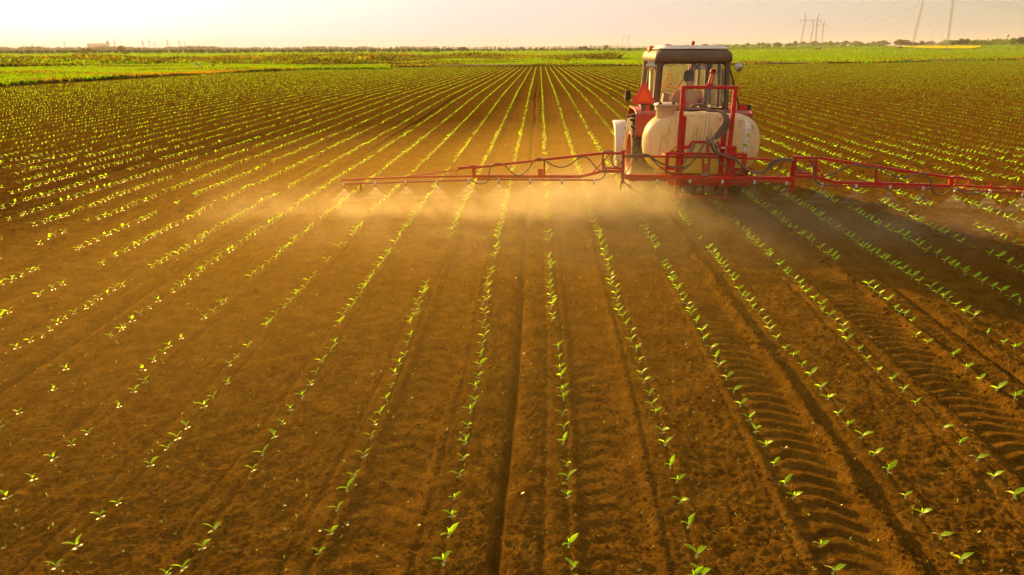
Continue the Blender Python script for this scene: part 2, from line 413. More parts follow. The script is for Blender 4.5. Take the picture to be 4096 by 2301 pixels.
# loose clods lying on the soil
def clods():
    g = np.random.default_rng(77); n = 90000
    yy = 2.1 + 9.5 * g.random(n) ** 1.9; xx = g.uniform(-1, 1, n) * .82 * (yy + 2.5)
    size = .0035 + .010 * g.random(n) ** 3.2 + .018 * (g.random(n) > .965) * g.random(n); size *= 1 + .05 * (yy - 2)
    keep = np.ones(n, bool)
    for xc in FRESH: keep &= ~((np.abs(xx - xc) < .20) & (g.random(n) > .12))
    d = (xx - ROW0 + ROW / 2) % ROW - ROW / 2; keep &= ~((np.abs(d) < .05) & (g.random(n) > .4))
    keep &= (vnoise(xx * 1.1, yy * 1.3, 41) + g.random(n) * .7) > .05
    for xc in FRESH: size *= 1 + .8 * np.exp(-((xx - xc - .28) / .07) ** 2)
    xx, yy, size = xx[keep], yy[keep], size[keep]; n = len(xx); zz = G(xx, yy) + soil_height(xx, yy)
    base = np.array([(1, 0, 0), (.3, .95, 0), (-.8, .6, 0), (-.8, -.6, 0), (.3, -.95, 0), (.5, .3, .75), (-.4, .4, .8), (-.1, -.6, .7)], float)
    F = np.array([(0, 1, 5, 5), (1, 2, 6, 5), (2, 3, 7, 6), (3, 4, 7, 7), (4, 0, 5, 7), (5, 6, 7, 7)])
    T3 = np.array([(0, 1, 5), (1, 6, 5), (1, 2, 6), (2, 7, 6), (2, 3, 7), (3, 4, 7), (4, 5, 7), (4, 0, 5), (5, 6, 7)])
    P = base[None] * (1 + g.normal(0, .22, (n, 8, 1))) * size[:, None, None] * np.array([1, 1, .9]); a = g.uniform(0, 6.28, n); c, s_ = np.cos(a)[:, None], np.sin(a)[:, None]
    V = np.stack([P[..., 0] * c - P[..., 1] * s_ + xx[:, None], P[..., 0] * s_ + P[..., 1] * c + yy[:, None], P[..., 2] + zz[:, None] - size[:, None] * .15], -1).reshape(-1, 3)
    FF = (T3[None] + (np.arange(n) * 8)[:, None, None]).reshape(-1, 3)
    o = np_mesh('soil_clods', V, FF, M['soil']); tag(o, 'loose crumbs and clods of brown soil lying on the field', 'soil clods', kind='stuff')
clods()

# bearing helpers: a direction in plan, measured as the tangent right of the lens axis
def far(px, D):
    """plan position of something D metres off in the bearing of photo column px"""
    t = (px - 2048) / 2730 * math.cos(R(PITCH)); c, s = math.cos(R(YAW)), math.sin(R(YAW))
    return (D * (t * c - s), D * (c + t * s))

# ------------------------------------------------------------------ fields beyond the ploughed one
BOUND = [(-41, -30), (-40, 10), (-37.9, 36.0), (-39.8, 51.0), (-40.1, 60.9), (-39.1, 72.8), (-36.0, 90.1), (-29.8, 111.5), (-14.7, 120.0), (-1.8, 118.5), (17.2, 119.5), (36.8, 127.4), (65.8, 138.4), (108.1, 165.0), (168.5, 197.9), (260, 230), (330, 120)]
_ba = np.array([math.atan2(x, y) for x, y in BOUND]); _br = np.array([math.hypot(x, y) for x, y in BOUND])
def rb(a): return np.interp(a, _ba, _br)
def polar_sheet(name, a0, a1, r0, r1, mat, off, na=160, nr=24, lift=0.0):
    A = np.linspace(a0, a1, na); S = np.linspace(0, 1, nr)
    Ra, Rb = r0(A), r1(A)
    RR = Ra[None, :] * (Rb / Ra)[None, :] ** S[:, None]
    X = RR * np.sin(A)[None, :]; Y = RR * np.cos(A)[None, :]
    Z = G(X, Y) + off + lift * S[:, None]
    V = np.stack([X, Y, Z], -1).reshape(-1, 3); i = np.arange((nr - 1) * (na - 1)); r, c = i // (na - 1), i % (na - 1); a = r * na + c
    F = np.stack([a, a + 1, a + na + 1, a + na], -1)
    o = np_mesh(name, V, F, mat, smooth=True); tag(o, kind='structure'); return o
edge = lambda k, ph=0: (lambda A: rb(A) * k + 0.5 * np.sin(A * 90 + ph) + .4 * np.sin(A * 37))
polar_sheet('grass_field', _ba[1], _ba[-1], edge(1.0), lambda A: A * 0 + 7000., M['grass'], .10, 220, 90)
polar_sheet('dirt_track', R(-13), _ba[-2], edge(.995, 1), edge(1.075, 2), M['dirt'], .16, 160, 4)
ax0, ax1 = [math.atan2(*far(p, 1000)) for p in (3560, 3925)]
polar_sheet('rapeseed_field', ax0, ax1, lambda A: 752 - 112 * sstep(ax0, ax0 + .6 * (ax1 - ax0), A) ** .6 + 60 * sstep(ax0 + .9 * (ax1 - ax0), ax1, A), lambda A: A * 0 + 765., M['rape'], .45, 40, 8)

# ------------------------------------------------------------------ crop plants
def leaf_grid(L, W, droop, fold=.25, n=5, round_=1.0):
    """a leaf along +X starting at the origin, blade slightly folded and bent"""
    P = []
    for i in range(n + 1):
        t = i / n; wd = W * (math.sin(math.pi * min(1, (t * .94 + .04)) ** (.85 * round_))) * .5
        x = L * (t - .10 * droop * t * t); z = L * (.22 * math.sin(math.pi * t * .6) * (1 - droop) - droop * .5 * t * t)
        for q in (-1, 0, 1): P.append(Vector((x, q * wd, z + abs(q) * wd * fold)))
    F = [(i * 3 + j, i * 3 + j + 1, i * 3 + j + 4, i * 3 + j + 3) for i in range(n) for j in (0, 1)]
    return P, F
def xf(P, yaw, pitch, roll, base):
    Mx = Matrix.Rotation(yaw, 3, 'Z') @ Matrix.Rotation(-pitch, 3, 'Y') @ Matrix.Rotation(roll, 3, 'X')
    return [Mx @ p + Vector(base) for p in P]

def seedling_spec(k):
    """leaf placement of seedling variety k: list of (kind, P, F)"""
    r = random.Random(100 + k); hgt = r.uniform(.030, .042); lean = r.uniform(-.006, .006)
    out = []
    top = Vector((lean, 0, hgt)); s = MB(); s.tube([(0, 0, -.02), (lean * .5, 0, hgt * .5), top, top + Vector((0.002, 0, .006))], [.0026, .0024, .0022, .001], 6)
    out.append(('stem', s))
    a = r.uniform(-.4, .4)
    a *= .6; spec = [(math.pi + a + r.uniform(-.25, .25), r.uniform(.05, .45), r.uniform(.052, .068), r.uniform(.0, .3)),
            (a * .6 + r.uniform(-.3, .3), r.uniform(.45, .95), r.uniform(.054, .072), r.uniform(-.1, .15))]
    if k % 3 == 1: spec.append((a + 1.5, r.uniform(.7, 1.0), .030, .1))
    if k % 6 == 3: spec = [(x - .5, p * .8, L, d) for x, p, L, d in spec]
    for yaw, pit, L, dr in spec:
        P, F = leaf_grid(L, L * r.uniform(.34, .44), dr); m = MB(); m.add(xf(P, yaw, pit, r.uniform(.1, .7), top), F, True); out.append(('leaf', m))
    for q in (0, 1):
        P, F = leaf_grid(r.uniform(.024, .030), r.uniform(.013, .016), .15, .12, 4, .8); m = MB()
        m.add(xf(P, a + 1.45 + math.pi * q + r.uniform(-.5, .5) - .5, r.uniform(-.15, .25), 0, top * .55), F, True); out.append(('seed_leaf', m))
    return out
NV = 12
SPEC = [seedling_spec(k) for k in range(NV)]
LEAFM = {'stem': 'stem', 'leaf': 'leaf', 'seed_leaf': 'seedleaf'}
def mb_mesh(m, name, mats):
    o = m.build(name, mats); me = o.data; bpy.data.objects.remove(o); return me
SEED_PARTS = [[(nm, mb_mesh(m, nm, M[LEAFM[nm]])) for nm, m in sp] for sp in SPEC]
SEED_PALE = [[(nm, mb_mesh(m, nm, M['leaf_pale' if nm == 'leaf' and j == 1 else LEAFM[nm]])) for j, (nm, m) in enumerate(sp)] for sp in SPEC[:4]]
SEED_WHOLE = []
for sp in SPEC:
    m = MB()
    for nm, q in sp:
        m.cur = ('stem', 'leaf', 'seed_leaf').index(nm); m.add(q.v, q.f, True)
    SEED_WHOLE.append(mb_mesh(m, 'seedling', [M['stem'], M['leaf'], M['seedleaf']]))

# plants the photograph lets one place one by one (distance along the row, per row), near the camera
def photo_ground(px, py):
    d = Mr.to_3x3() @ Vector(((px - 2048) / 2730, -(py - 1150.5) / 2730, -1)); g = 0.0
    for _ in range(8):
        t = (g - CAM_H) / d.z; g = gz(d.x * t, d.y * t)
    return d.x * t, d.y * t
Z3 = (0, 1500, .5537); Z7 = (1000, 1300, .6919); Z9 = (1700, 1300, .6916); Z8 = (2700, 1300, .6918)
SURVEY = [
 (Z3, [(397,125),(148,300),(10,405),(1060,75),(970,145),(865,240),(640,440),(525,540),(400,650),(250,790),(70,935),(0,1010),
       (1650,85),(1548,198),(1478,268),(1357,405),(1285,482),(1210,555),(1092,680),(855,950),(740,1080),(565,1280),(415,1430),(1545,1145),(1465,1290),(1330,1440)]),
 (Z7, [(545,30),(495,125),(470,165),(415,235),(385,290),(350,350),(305,430),(240,510),(195,590),(145,665),(80,765),(20,855),(1648-1806,965),
       (955,35),(930,85),(910,130),(895,190),(865,245),(840,300),(815,370),(790,445),(755,530),(725,590),(705,660),(665,775),(600,875),(565,965),(510,1085),(465,1235),(400,1330),
       (1365,45),(1350,90),(1345,140),(1335,195),(1325,260),(1315,320),(1305,385),(1300,455),(1275,520),(1258,620),(1245,700),(1232,785),(1210,890),(1185,1010),(1170,1120),(1155,1240),(1120,1400)]),
 (Z9, [(763,40),(770,150),(775,205),(780,265),(785,315),(795,390),(800,440),(797,530),(805,605),(800,690),(820,805),(830,895),(825,1005),(835,1280),(855,1410),
       (1150,20),(1190,70),(1190,115),(1220,170),(1240,230),(1250,290),(1265,345),(1295,415),(1310,485),(1330,530),(1370,650),(1385,710),(1418,835),(1455,915),(1475,1035),(1525,1160),(1570,1330),(1600,1447)]),
 (Z8, [(150,60),(165,110),(205,165),(235,210),(250,260),(295,335),(335,410),(375,480),(425,570),(465,635),(515,715),(570,820),(630,940),(680,1015),(840,1300),(915,1440),
       (545,45),(585,95),(635,150),(680,200),(730,255),(775,315),(835,390),(875,455),(935,540),(995,605),(1075,680),(1145,785),(1225,885),(1325,1010),(1415,1115),(1525,1255),(1640,1390),
       (905,20),(965,60),(990,100),(1060,160),(1105,210),(1170,280),(1250,345),(1315,405),(1385,480),(1545,630),(1640,720),(1735,815),(1830,910),(1950,1015),
       (1335,25),(1390,75),(1455,120),(1600,225),(1675,290),(1750,350),(1845,425),(1945,495),(2010,560),(1735,15),(1805,55),(1895,125),(1960,155)])]
plants = []                                   # (x, y, row, exact)
for (ox, oy, s), pts in SURVEY:
    for a, b in pts:
        if a < 0: continue
        px, py = ox + a * s, oy + b * s
        if py < 1330: continue
        x, y = photo_ground(px, py); k = round((x - ROW0) / ROW)
        plants.append((x, y, k))
def in_survey(x, y):
    q = Mr.to_3x3().transposed() @ Vector((x, y, gz(x, y) - CAM_H)); px, py = 2048 - 2730 * q.x / q.z, 1150.5 + 2730 * q.y / q.z
    lim = 1500 if px < 1000 else 1330
    return -q.z > .5 and -10 < px < 4110 and lim < py < 2320, px, py
gaps = lambda k, y: vnoise(np.array([y * .9]), np.array([k * 5.3]), 21)[0]
pl = []
for k in range(-62, 260):
    x0 = ROW0 + ROW * k; y = 1.2 + random.random() * .2
    ymax = 200
    a_lim = 1.02
    if abs(x0) > 5: y = max(y, abs(x0) / 1.1 - 2)
    while y < ymax:
        a = math.atan2(x0, y)
        if math.hypot(x0, y) > float(rb(a)) - .5: break
        pl.append((x0 + random.gauss(0, .012), y, k)); y += random.gauss(.150 if y < 14 else .185, .035) if random.random() > .05 else random.uniform(.3, .8)
arr = []
for x, y, k in pl:
    if y < 16:
        ins, px, py = in_survey(x, y)
        if ins: continue
        if gaps(k, y) > .36: continue
    arr.append((x, y, k))
allp = plants + arr
def inframe(x, y):
    q = Mr.to_3x3().transposed() @ Vector((x, y, gz(x, y) + .04 - CAM_H))
    if -q.z < .5: return False
    px, py = 2048 - 2730 * q.x / q.z, 1150.5 + 2730 * q.y / q.z
    return 0 < px < 4096 and 0 < py < 2301
vis = sorted([p for p in allp if p[1] < 14 and inframe(p[0], p[1])], key=lambda p: p[0] ** 2 + p[1] ** 2)
single = vis[:300]; sset = set(single); rest = [p for p in allp if p not in sset]
ORD = 'first second third fourth fifth sixth seventh eighth ninth tenth eleventh twelfth thirteenth fourteenth fifteenth sixteenth seventeenth eighteenth nineteenth twentieth'.split()
def ordn(n):
    if n <= 20: return ORD[n - 1]
    if n < 30: return 'twenty-' + ORD[n - 21]
    if n == 30: return 'thirtieth'
    if n < 40: return 'thirty-' + ORD[n - 31]
    return ['fortieth'][0] if n == 40 else 'forty-' + ORD[n - 41]
byrow = {}
for p in single: byrow.setdefault(p[2], []).append(p)
cnt = 0
for k, ps in sorted(byrow.items()):
    ps.sort(key=lambda p: p[1])
    rowtxt = ('%s row right of the central furrow' % ordn(k + 1)) if k >= 0 else ('%s row left of the central furrow' % ordn(-k))
    for i, (x, y, _) in enumerate(ps):
        v = random.randrange(NV); pale = k >= 2 and random.random() < .16 and y < 8
        near = math.hypot(x, y) < 7.5
        s = random.uniform(.86, 1.32)
        col = 'pale-scorched' if pale else 'green'
        pos = 'nearest the camera' if i == 0 else '%s nearest the camera' % ordn(i + 1)
        lab = '%s seedling %s in the %s' % (col, pos, rowtxt)
        z = soilz(x, y) - .002; rz = max(-.6, min(.6, random.gauss(0, .28))) + .08
        if near:
            o = empty('seedling', (x, y, z), rz); o.scale = (s, s, s)
            for nm, me in (SEED_PALE[v % 4] if pale else SEED_PARTS[v]):
                c = bpy.data.objects.new(nm, me); COL.objects.link(c); c.parent = o
        else:
            o = bpy.data.objects.new('seedling', SEED_WHOLE[v]); COL.objects.link(o); o.location = (x, y, z); o.rotation_euler = (0, 0, rz); o.scale = (s, s, s)
            if pale: lab = lab.replace('pale-scorched', 'green')
        tag(o, lab, 'seedling', 'sunflower seedlings in rows'); cnt += 1

# the remaining plants of the rows, as one object: full seedlings to 30 m, simpler leaves beyond
def mesh_tris(me):
    nv = len(me.vertices); V = np.empty(nv * 3); me.vertices.foreach_get('co', V); V = V.reshape(-1, 3)
    F = [tuple(p.vertices) for p in me.polygons if len(p.vertices) == 4]; mi = [p.material_index for p in me.polygons if len(p.vertices) == 4]
    return V, np.array(F), np.array(mi)
LOW = []
for k in range(8):                           # low version: two folded leaves, a stub, two seed leaves
    r = random.Random(k); m = MB(); a = r.uniform(-.4, .4); top = (0, 0, .034)
    for yaw, pit, L in ((math.pi + a, r.uniform(.0, .4), .062), (a, r.uniform(.5, 1.0), .068)):
        P, F = leaf_grid(L, L * .46, .1, .25, 2); m.add(xf(P, yaw, pit, r.uniform(-.4, .4), top), F, True)
    for q in (0, 1):
        P, F = leaf_grid(.027, .016, .1, .1, 1, .8); P = [p for p in P]
        m.add(xf([Vector((0, -.004, 0)), Vector((0, .004, 0)), Vector((.027, .007, 0)), Vector((.027, -.007, 0))], a + 1.1 + math.pi * q, .05, 0, (0, 0, .02)), [(0, 1, 2, 3)], True)
    LOW.append((np.array([tuple(v) for v in m.v]), np.array(m.f)))
HI = [mesh_tris(me) for me in SEED_WHOLE]
def scatter(P, protos, sc, rz, pick):
    Vs, Fs, Ms, off = [], [], [], 0
    for j, pr in enumerate(protos):
        idx = np.where(pick == j)[0]
        if not len(idx): continue
        V, F = pr[0], pr[1]; c, s = np.cos(rz[idx])[:, None], np.sin(rz[idx])[:, None]
        q = sc[idx][:, None]
        X = (V[None, :, 0] * c - V[None, :, 1] * s) * q + P[idx, 0][:, None]; Y = (V[None, :, 0] * s + V[None, :, 1] * c) * q + P[idx, 1][:, None]
        Zz = V[None, :, 2] * q + P[idx, 2][:, None]
        Vs.append(np.stack([X, Y, Zz], -1).reshape(-1, 3)); n = len(idx)
        Fs.append((F[None] + (np.arange(n) * len(V))[:, None, None] + off).reshape(-1, F.shape[1])); off += n * len(V)
        Ms.append(np.tile(pr[2], n) if len(pr) > 2 else np.zeros(n * len(F), int))
    return np.concatenate(Vs), np.concatenate(Fs), np.concatenate(Ms)
rest = np.array([(x, y) for x, y, k in rest]); dist = np.hypot(rest[:, 0], rest[:, 1]); ang = np.arctan2(rest[:, 0], rest[:, 1])
rest = rest[(ang > -.95) & (ang < .9)]; dist = np.hypot(rest[:, 0], rest[:, 1])
Zr = G(rest[:, 0], rest[:, 1]) + soil_height(rest[:, 0], rest[:, 1]) * (1 - sstep(80, 200, rest[:, 1])); P3 = np.column_stack([rest, Zr])
def make_rest(sel, protos, mats, smin, smax, name='crop_rows'):
    P = P3[sel]; n = len(P)
    V, F, mi = scatter(P, protos, rng.uniform(smin, smax, n), rng.normal(.05, .35, n), rng.integers(0, len(protos), n))
    return V, F, mi
LOW2 = []
for k in range(8):
    r = random.Random(k + 30); m = MB(); a = r.uniform(-.5, .5)
    for yaw, pit, L in ((math.pi + a, r.uniform(.1, .5), .06), (a, r.uniform(.8, 1.3), .07)):
        P, F = leaf_grid(L, L * .5, .1, .25, 1); P = [Vector((0, -.012, 0)), Vector((0, .012, 0)), Vector((L, .014, .004)), Vector((L, -.014, .004))]
        m.add(xf(P, yaw, pit, r.uniform(-.4, .4), (0, 0, .03)), [(0, 1, 2, 3)])
    LOW2.append((np.array([tuple(v) for v in m.v]), np.array(m.f)))
a1 = make_rest(dist < 22, HI, None, 1.1, 1.45); a2 = make_rest((dist >= 22) & (dist < 50), LOW, None, 1.0, 1.3); a3 = make_rest(dist >= 50, LOW2, None, .75, 1.05)
V = np.concatenate([a1[0], a2[0], a3[0]]); F = np.concatenate([a1[1], a2[1] + len(a1[0]), a3[1] + len(a1[0]) + len(a2[0])]); mi = np.concatenate([a1[2], np.full(len(a2[1]) + len(a3[1]), 3)])
o = np_mesh('seedling_rows', V, F, [M['stem'], M['leaf'], M['seedleaf'], M['rowleaf']], smooth=True, mi=mi)
tag(o, 'green seedling rows running away to the far edge of the brown field', 'crop rows', kind='stuff')
print('plants', len(single), len(rest), 'faces', len(F))

# small weeds and pale plant litter strewn on the soil
n = 5200; yy = 2.2 + 26 * rng.random(n) ** 1.6; xx = rng.uniform(-1, 1, n) * .9 * (yy + 4)
weedP = np.column_stack([xx, yy, G(xx, yy) + soil_height(xx, yy)])
WP = []
for k in range(6):
    m = MB(); r = random.Random(50 + k)
    for j in range(r.choice([2, 2, 3, 4])):
        P, F = leaf_grid(r.uniform(.009, .020), r.uniform(.004, .008), .1, .2, 1); P = [P[0], P[2], P[5], P[3]]
        P[2] = P[2] + Vector((0, .003, .002)); P[3] = P[3] + Vector((0, -.003, .002))
        m.add(xf(P, r.uniform(0, 6.3), r.uniform(0, 1.1), 0, (0, 0, .004)), [(0, 1, 2, 3)])
    WP.append((np.array([tuple(v) for v in m.v]), np.array(m.f)))
V, F, mi = scatter(weedP, WP, rng.uniform(.5, 1.3, n), rng.uniform(0, 6.3, n), rng.integers(0, 6, n))
o = np_mesh('weeds', V, F, M['weed']); tag(o, 'tiny weed sprouts and straw bits strewn over the bare soil', 'weeds', kind='stuff')

# ------------------------------------------------------------------ the tractor (x right, y forward, origin under the rear axle)
TX, TY = 2.62, 12.6; TZ = gz(TX, TY)
tr = empty('tractor', (TX, TY, TZ))
tag(tr, 'red tractor with a brown boxy cab driving away over the seedling rows', 'tractor')

def wheel(x, y, r, wd, side, rimr, nlug):
    wh = empty('wheel', (x, y, r), 0, tr)
    m = MB(); h = wd / 2; t = r * .055
    m.lathe([(rimr, -h * .80), (rimr + .04, -h * .96), (r * .80, -h * 1.03), (r * .93, -h * .97), (r - t, -h * .80), (r - t * .8, 0), (r - t, h * .80), (r * .93, h * .97), (r * .80, h * 1.03), (rimr + .04, h * .96), (rimr, h * .80), (rimr - .02, 0), (rimr, -h * .80)], (0, 0, 0), 'x', 48)
    for s in (-1, 1):
        for k in range(nlug):
            a0 = 2 * math.pi * (k + (.5 if s > 0 else 0)) / nlug; pts = []
            for q in range(4):
                f = q / 3; xx = s * h * (.02 + .98 * f); a = a0 - .62 * f * (2 * math.pi / nlug) * 1.6; rr = r - t * (.2 + (.9 if q == 3 else 0))
                pts.append(Vector((xx, math.cos(a) * rr, math.sin(a) * rr)))
            for q in range(3):
                p = (pts[q] + pts[q + 1]) / 2; m.bar(pts[q], pts[q + 1], .045 * r / .7, t * 1.1, up=(0, p.y, p.z), ch=.2)
    m.build('tyre', M['tyre'], wh)
    m = MB(); c = side * h
    m.lathe([(rimr + .012, -side * h * .8), (rimr - .01, -side * h * .5), (rimr - .03, 0), (rimr - .02, c * .55), (rimr + .012, c * .86), (rimr + .012, c * .92), (rimr - .015, c * .9), (rimr - .04, c * .55), (rimr * .72, c * .30), (rimr * .68, c * .12), (rimr * .34, c * .10), (rimr * .30, c * .35), (rimr * .16, c * .38), (0.001, c * .38)], (0, 0, 0), 'x', 36)
    m.build('rim', M['red_dull'], wh)
    m = MB()
    for k in range(8):
        a = k * math.pi / 4; m.lathe([(.013, 0), (.013, side * .03), (.001, side * .03)], (c * .11, math.cos(a) * rimr * .52, math.sin(a) * rimr * .52), 'x', 6, False)
    m.build('wheel_bolt', M['steel'], wh)
for sx in (-1, 1):
    wheel(sx * .82, 0, .725, .38, sx, .40, 20)
    wheel(sx * .84, 2.20, .50, .29, sx, .27, 18)

# rear fenders: a folded red box over each wheel
for sx in (-1, 1):
    m = MB(); xo, xi = sx * .97, sx * .64
    prof = [(-.66, 1.15), (-.63, 1.50), (-.42, 1.56), (.30, 1.56), (.50, 1.44), (.62, 1.30)]
    n_ = len(prof); vv = [(xo, y, z) for y, z in prof] + [(xi, y, z) for y, z in prof]
    vv += [(xo, y * .965, z - .022) for y, z in prof] + [(xi, y * .965, z - .022) for y, z in prof]
    ff = []
    for i in range(n_ - 1):
        ff += [(i, i + 1, n_ + i + 1, n_ + i), (2 * n_ + i, 3 * n_ + i, 3 * n_ + i + 1, 2 * n_ + i + 1), (i, 2 * n_ + i, 2 * n_ + i + 1, i + 1), (n_ + i, n_ + i + 1, 3 * n_ + i + 1, 3 * n_ + i)]
    ff += [(0, n_, 3 * n_, 2 * n_), (n_ - 1, 3 * n_ - 1 - 0, 4 * n_ - 1, 2 * n_ - 1)]
    m.add(vv, ff)
    m.plate([(xi, -.60, 1.15), (xi, -.60, 1.48), (xi, .45, 1.44), (xi, .60, 1.25), (xi, .5, .80), (xi, -.5, .80)], (sx, 0, 0), .015)
    for i in range(n_ - 1):                                          # rolled outer lip
        m.tube([(xo, prof[i][0], prof[i][1]), (xo, prof[i + 1][0], prof[i + 1][1])], .014, 6)
    m.build('fender', M['red_dull'], tr, fixn=True)

# front mudguards: white bent plates behind and above the front wheels
for sx in (-1, 1):
    m = MB(); P = []; K = 14
    for i in range(K + 1):
        a = math.radians(70 + 125 * i / K); y = 2.20 + math.cos(a) * .60; z = .52 + math.sin(a) * .60
        half = .195 * (1 - .10 * max(0, (i - 6)) / 8)
        for j, q in enumerate((-1, -.88, 0, .88, 1)):
            dr = -.03 if abs(q) == 1 else 0
            P.append((sx * .87 + q * half, y + math.cos(a) * dr, z + math.sin(a) * dr))
    F = [(i * 5 + j, i * 5 + j + 1, i * 5 + j + 6, i * 5 + j + 5) for i in range(K) for j in range(4)]
    m.add(P, F, True)
    o = m.build('mudguard', M['white'], tr); so = o.modifiers.new('thick', 'SOLIDIFY'); so.thickness = .012
    m = MB(); m.bar((sx * .55, 2.2, .62), (sx * .87, 2.2, 1.08), .03); m.bar((sx * .70, 1.75, .5), (sx * .87, 1.66, .62), .025); m.build('mudguard_bracket', M['black'], tr)

# chassis, axles, bonnet
m = MB(); m.box((0, .0, .72), (.55, .70, .46)); m.box((0, 1.05, .72), (.42, 1.6, .40)); m.box((0, 2.4, .62), (.40, 1.0, .28))
m.tube([(-.66, 0, .725), (.66, 0, .725)], .11, 14); m.tube([(-.70, 2.2, .50), (.70, 2.2, .50)], .07, 12); m.box((0, 2.2, .50), (.26, .22, .22))
m.box((0, -.42, .60), (.40, .18, .30)); m.tube([(0, -.5, .62), (0, -.62, .60)], .05, 10)
m.build('chassis', M['black'], tr, bevel=.02)
m = MB(); nb = 6
secs = [(1.18, .34, .86, 1.46), (1.9, .335, .86, 1.44), (2.6, .325, .84, 1.38), (2.92, .31, .82, 1.32), (3.02, .26, .80, 1.20)]
P = []
for y, hw, z0, z1 in secs:
    for x, z in ((-hw, z0), (-hw, z1 - .10), (-hw + .04, z1 - .03), (-hw + .12, z1), (hw - .12, z1), (hw - .04, z1 - .03), (hw, z1 - .10), (hw, z0)): P.append((x, y, z))
F = [(i * 8 + j, i * 8 + (j + 1) % 8, i * 8 + 8 + (j + 1) % 8, i * 8 + 8 + j) for i in range(len(secs) - 1) for j in range(8)] + [tuple(range(7, -1, -1)), tuple(range(32, 40))]
m.add(P, F); m.build('bonnet', M['red_dull'], tr, bevel=.012, fixn=True)
m = MB(); m.box((0, 3.03, 1.0), (.44, .03, .32)); 
for k in range(7): m.box((0, 3.05, .87 + k * .042), (.42, .02, .012))
m.build('grille', M['black'], tr)
for sx in (-1, 1):
    m = MB(); m.lathe([(.001, .03), (.05, .02), (.07, 0), (.07, -.05), (.05, -.08), (.001, -.09)], (sx * .20, 3.06, 1.25), 'y', 16); m.build('headlight', M['lampglass'], tr)
m = MB(); m.tube(catmull([(.36, 1.75, 1.35), (.37, 1.75, 1.7), (.37, 1.75, 2.3), (.37, 1.73, 2.58), (.37, 1.66, 2.665)]), [.045] * 12 + [.032] * 13, 12); m.tube([(.37, 1.75, 1.45), (.37, 1.75, 1.95)], .06, 14)
m.build('exhaust_pipe', M['red_dull'], tr)

# cab: header, posts with rounded window openings, roof
CXL, CXR = -.63, .63
m = MB()
def rrect(x0, x1, z0, z1, r, n=5, top_in=0):
    out = []
    for cx, cz, a0 in ((x1 - r, z1 - r, 0), (x0 + r, z1 - r, 90), (x0 + r, z0 + r, 180), (x1 - r, z0 + r, 270)):
        for k in range(n + 1):
            a = math.radians(a0 + 90 * k / n); out.append([cx + math.cos(a) * r, cz + math.sin(a) * r])
    return out
def frame_panel(mb, outer, inner, to3, th):
    """ring between two loops of equal count, given thickness"""
    n = len(outer); v = []
    for q in (0, th):
        v += [to3(p, q) for p in outer] + [to3(p, q) for p in inner]
    f = []
    for i in range(n):
        j = (i + 1) % n
        f += [(i, j, n + j, n + i), (2 * n + i, 3 * n + i, 3 * n + j, 2 * n + j), (i, 2 * n + i, 2 * n + j, j), (n + i, n + j, 3 * n + j, 3 * n + i)]
    mb.add(v, f)
def skew(loop, z0, z1, k0, k1):          # widen towards the foot
    return [[x * (k0 + (k1 - k0) * (z - z0) / (z1 - z0)), z] for x, z in loop]
yrear = lambda z: -.27 + .05 * max(0, (z - 1.5)) ** 1.3
outer = skew(rrect(-.615, .615, 1.44, 2.505, .10, 5), 1.44, 2.5, 1.07, 1.0)
inner = skew(rrect(-.515, .535, 1.56, 2.315, .055, 5), 1.44, 2.5, 1.10, 1.0)
to3 = lambda p, q: (p[0], yrear(p[1]) + q, p[1])
frame_panel(m, outer, inner, to3, .07)
m.build('rear_frame', M['brown'], tr, bevel=.006, fixn=True)
m = MB(); gi = skew(rrect(-.50, .52, 1.575, 2.30, .05, 5), 1.44, 2.5, 1.10, 1.0); gi2 = skew(rrect(-.525, .545, 1.55, 2.325, .055, 5), 1.44, 2.5, 1.10, 1.0)
frame_panel(m, gi2, gi, lambda p, q: (p[0], yrear(p[1]) - .008 + q, p[1]), .012); m.build('window_seal', M['black'], tr, fixn=True)
m = MB(); m.plate([(p[0], yrear(p[1]) + .03, p[1]) for p in skew(rrect(-.515, .535, 1.56, 2.315, .055, 5), 1.44, 2.5, 1.10, 1.0)], (0, 1, 0), .005); m.build('rear_window', M['glass'], tr)
m = MB(); m.plate([(-.60, -.27, .88), (.60, -.27, .88), (.655, -.27, 1.44), (-.655, -.27, 1.44)], (0, 1, 0), .03); m.build('rear_panel', M['brown'], tr)
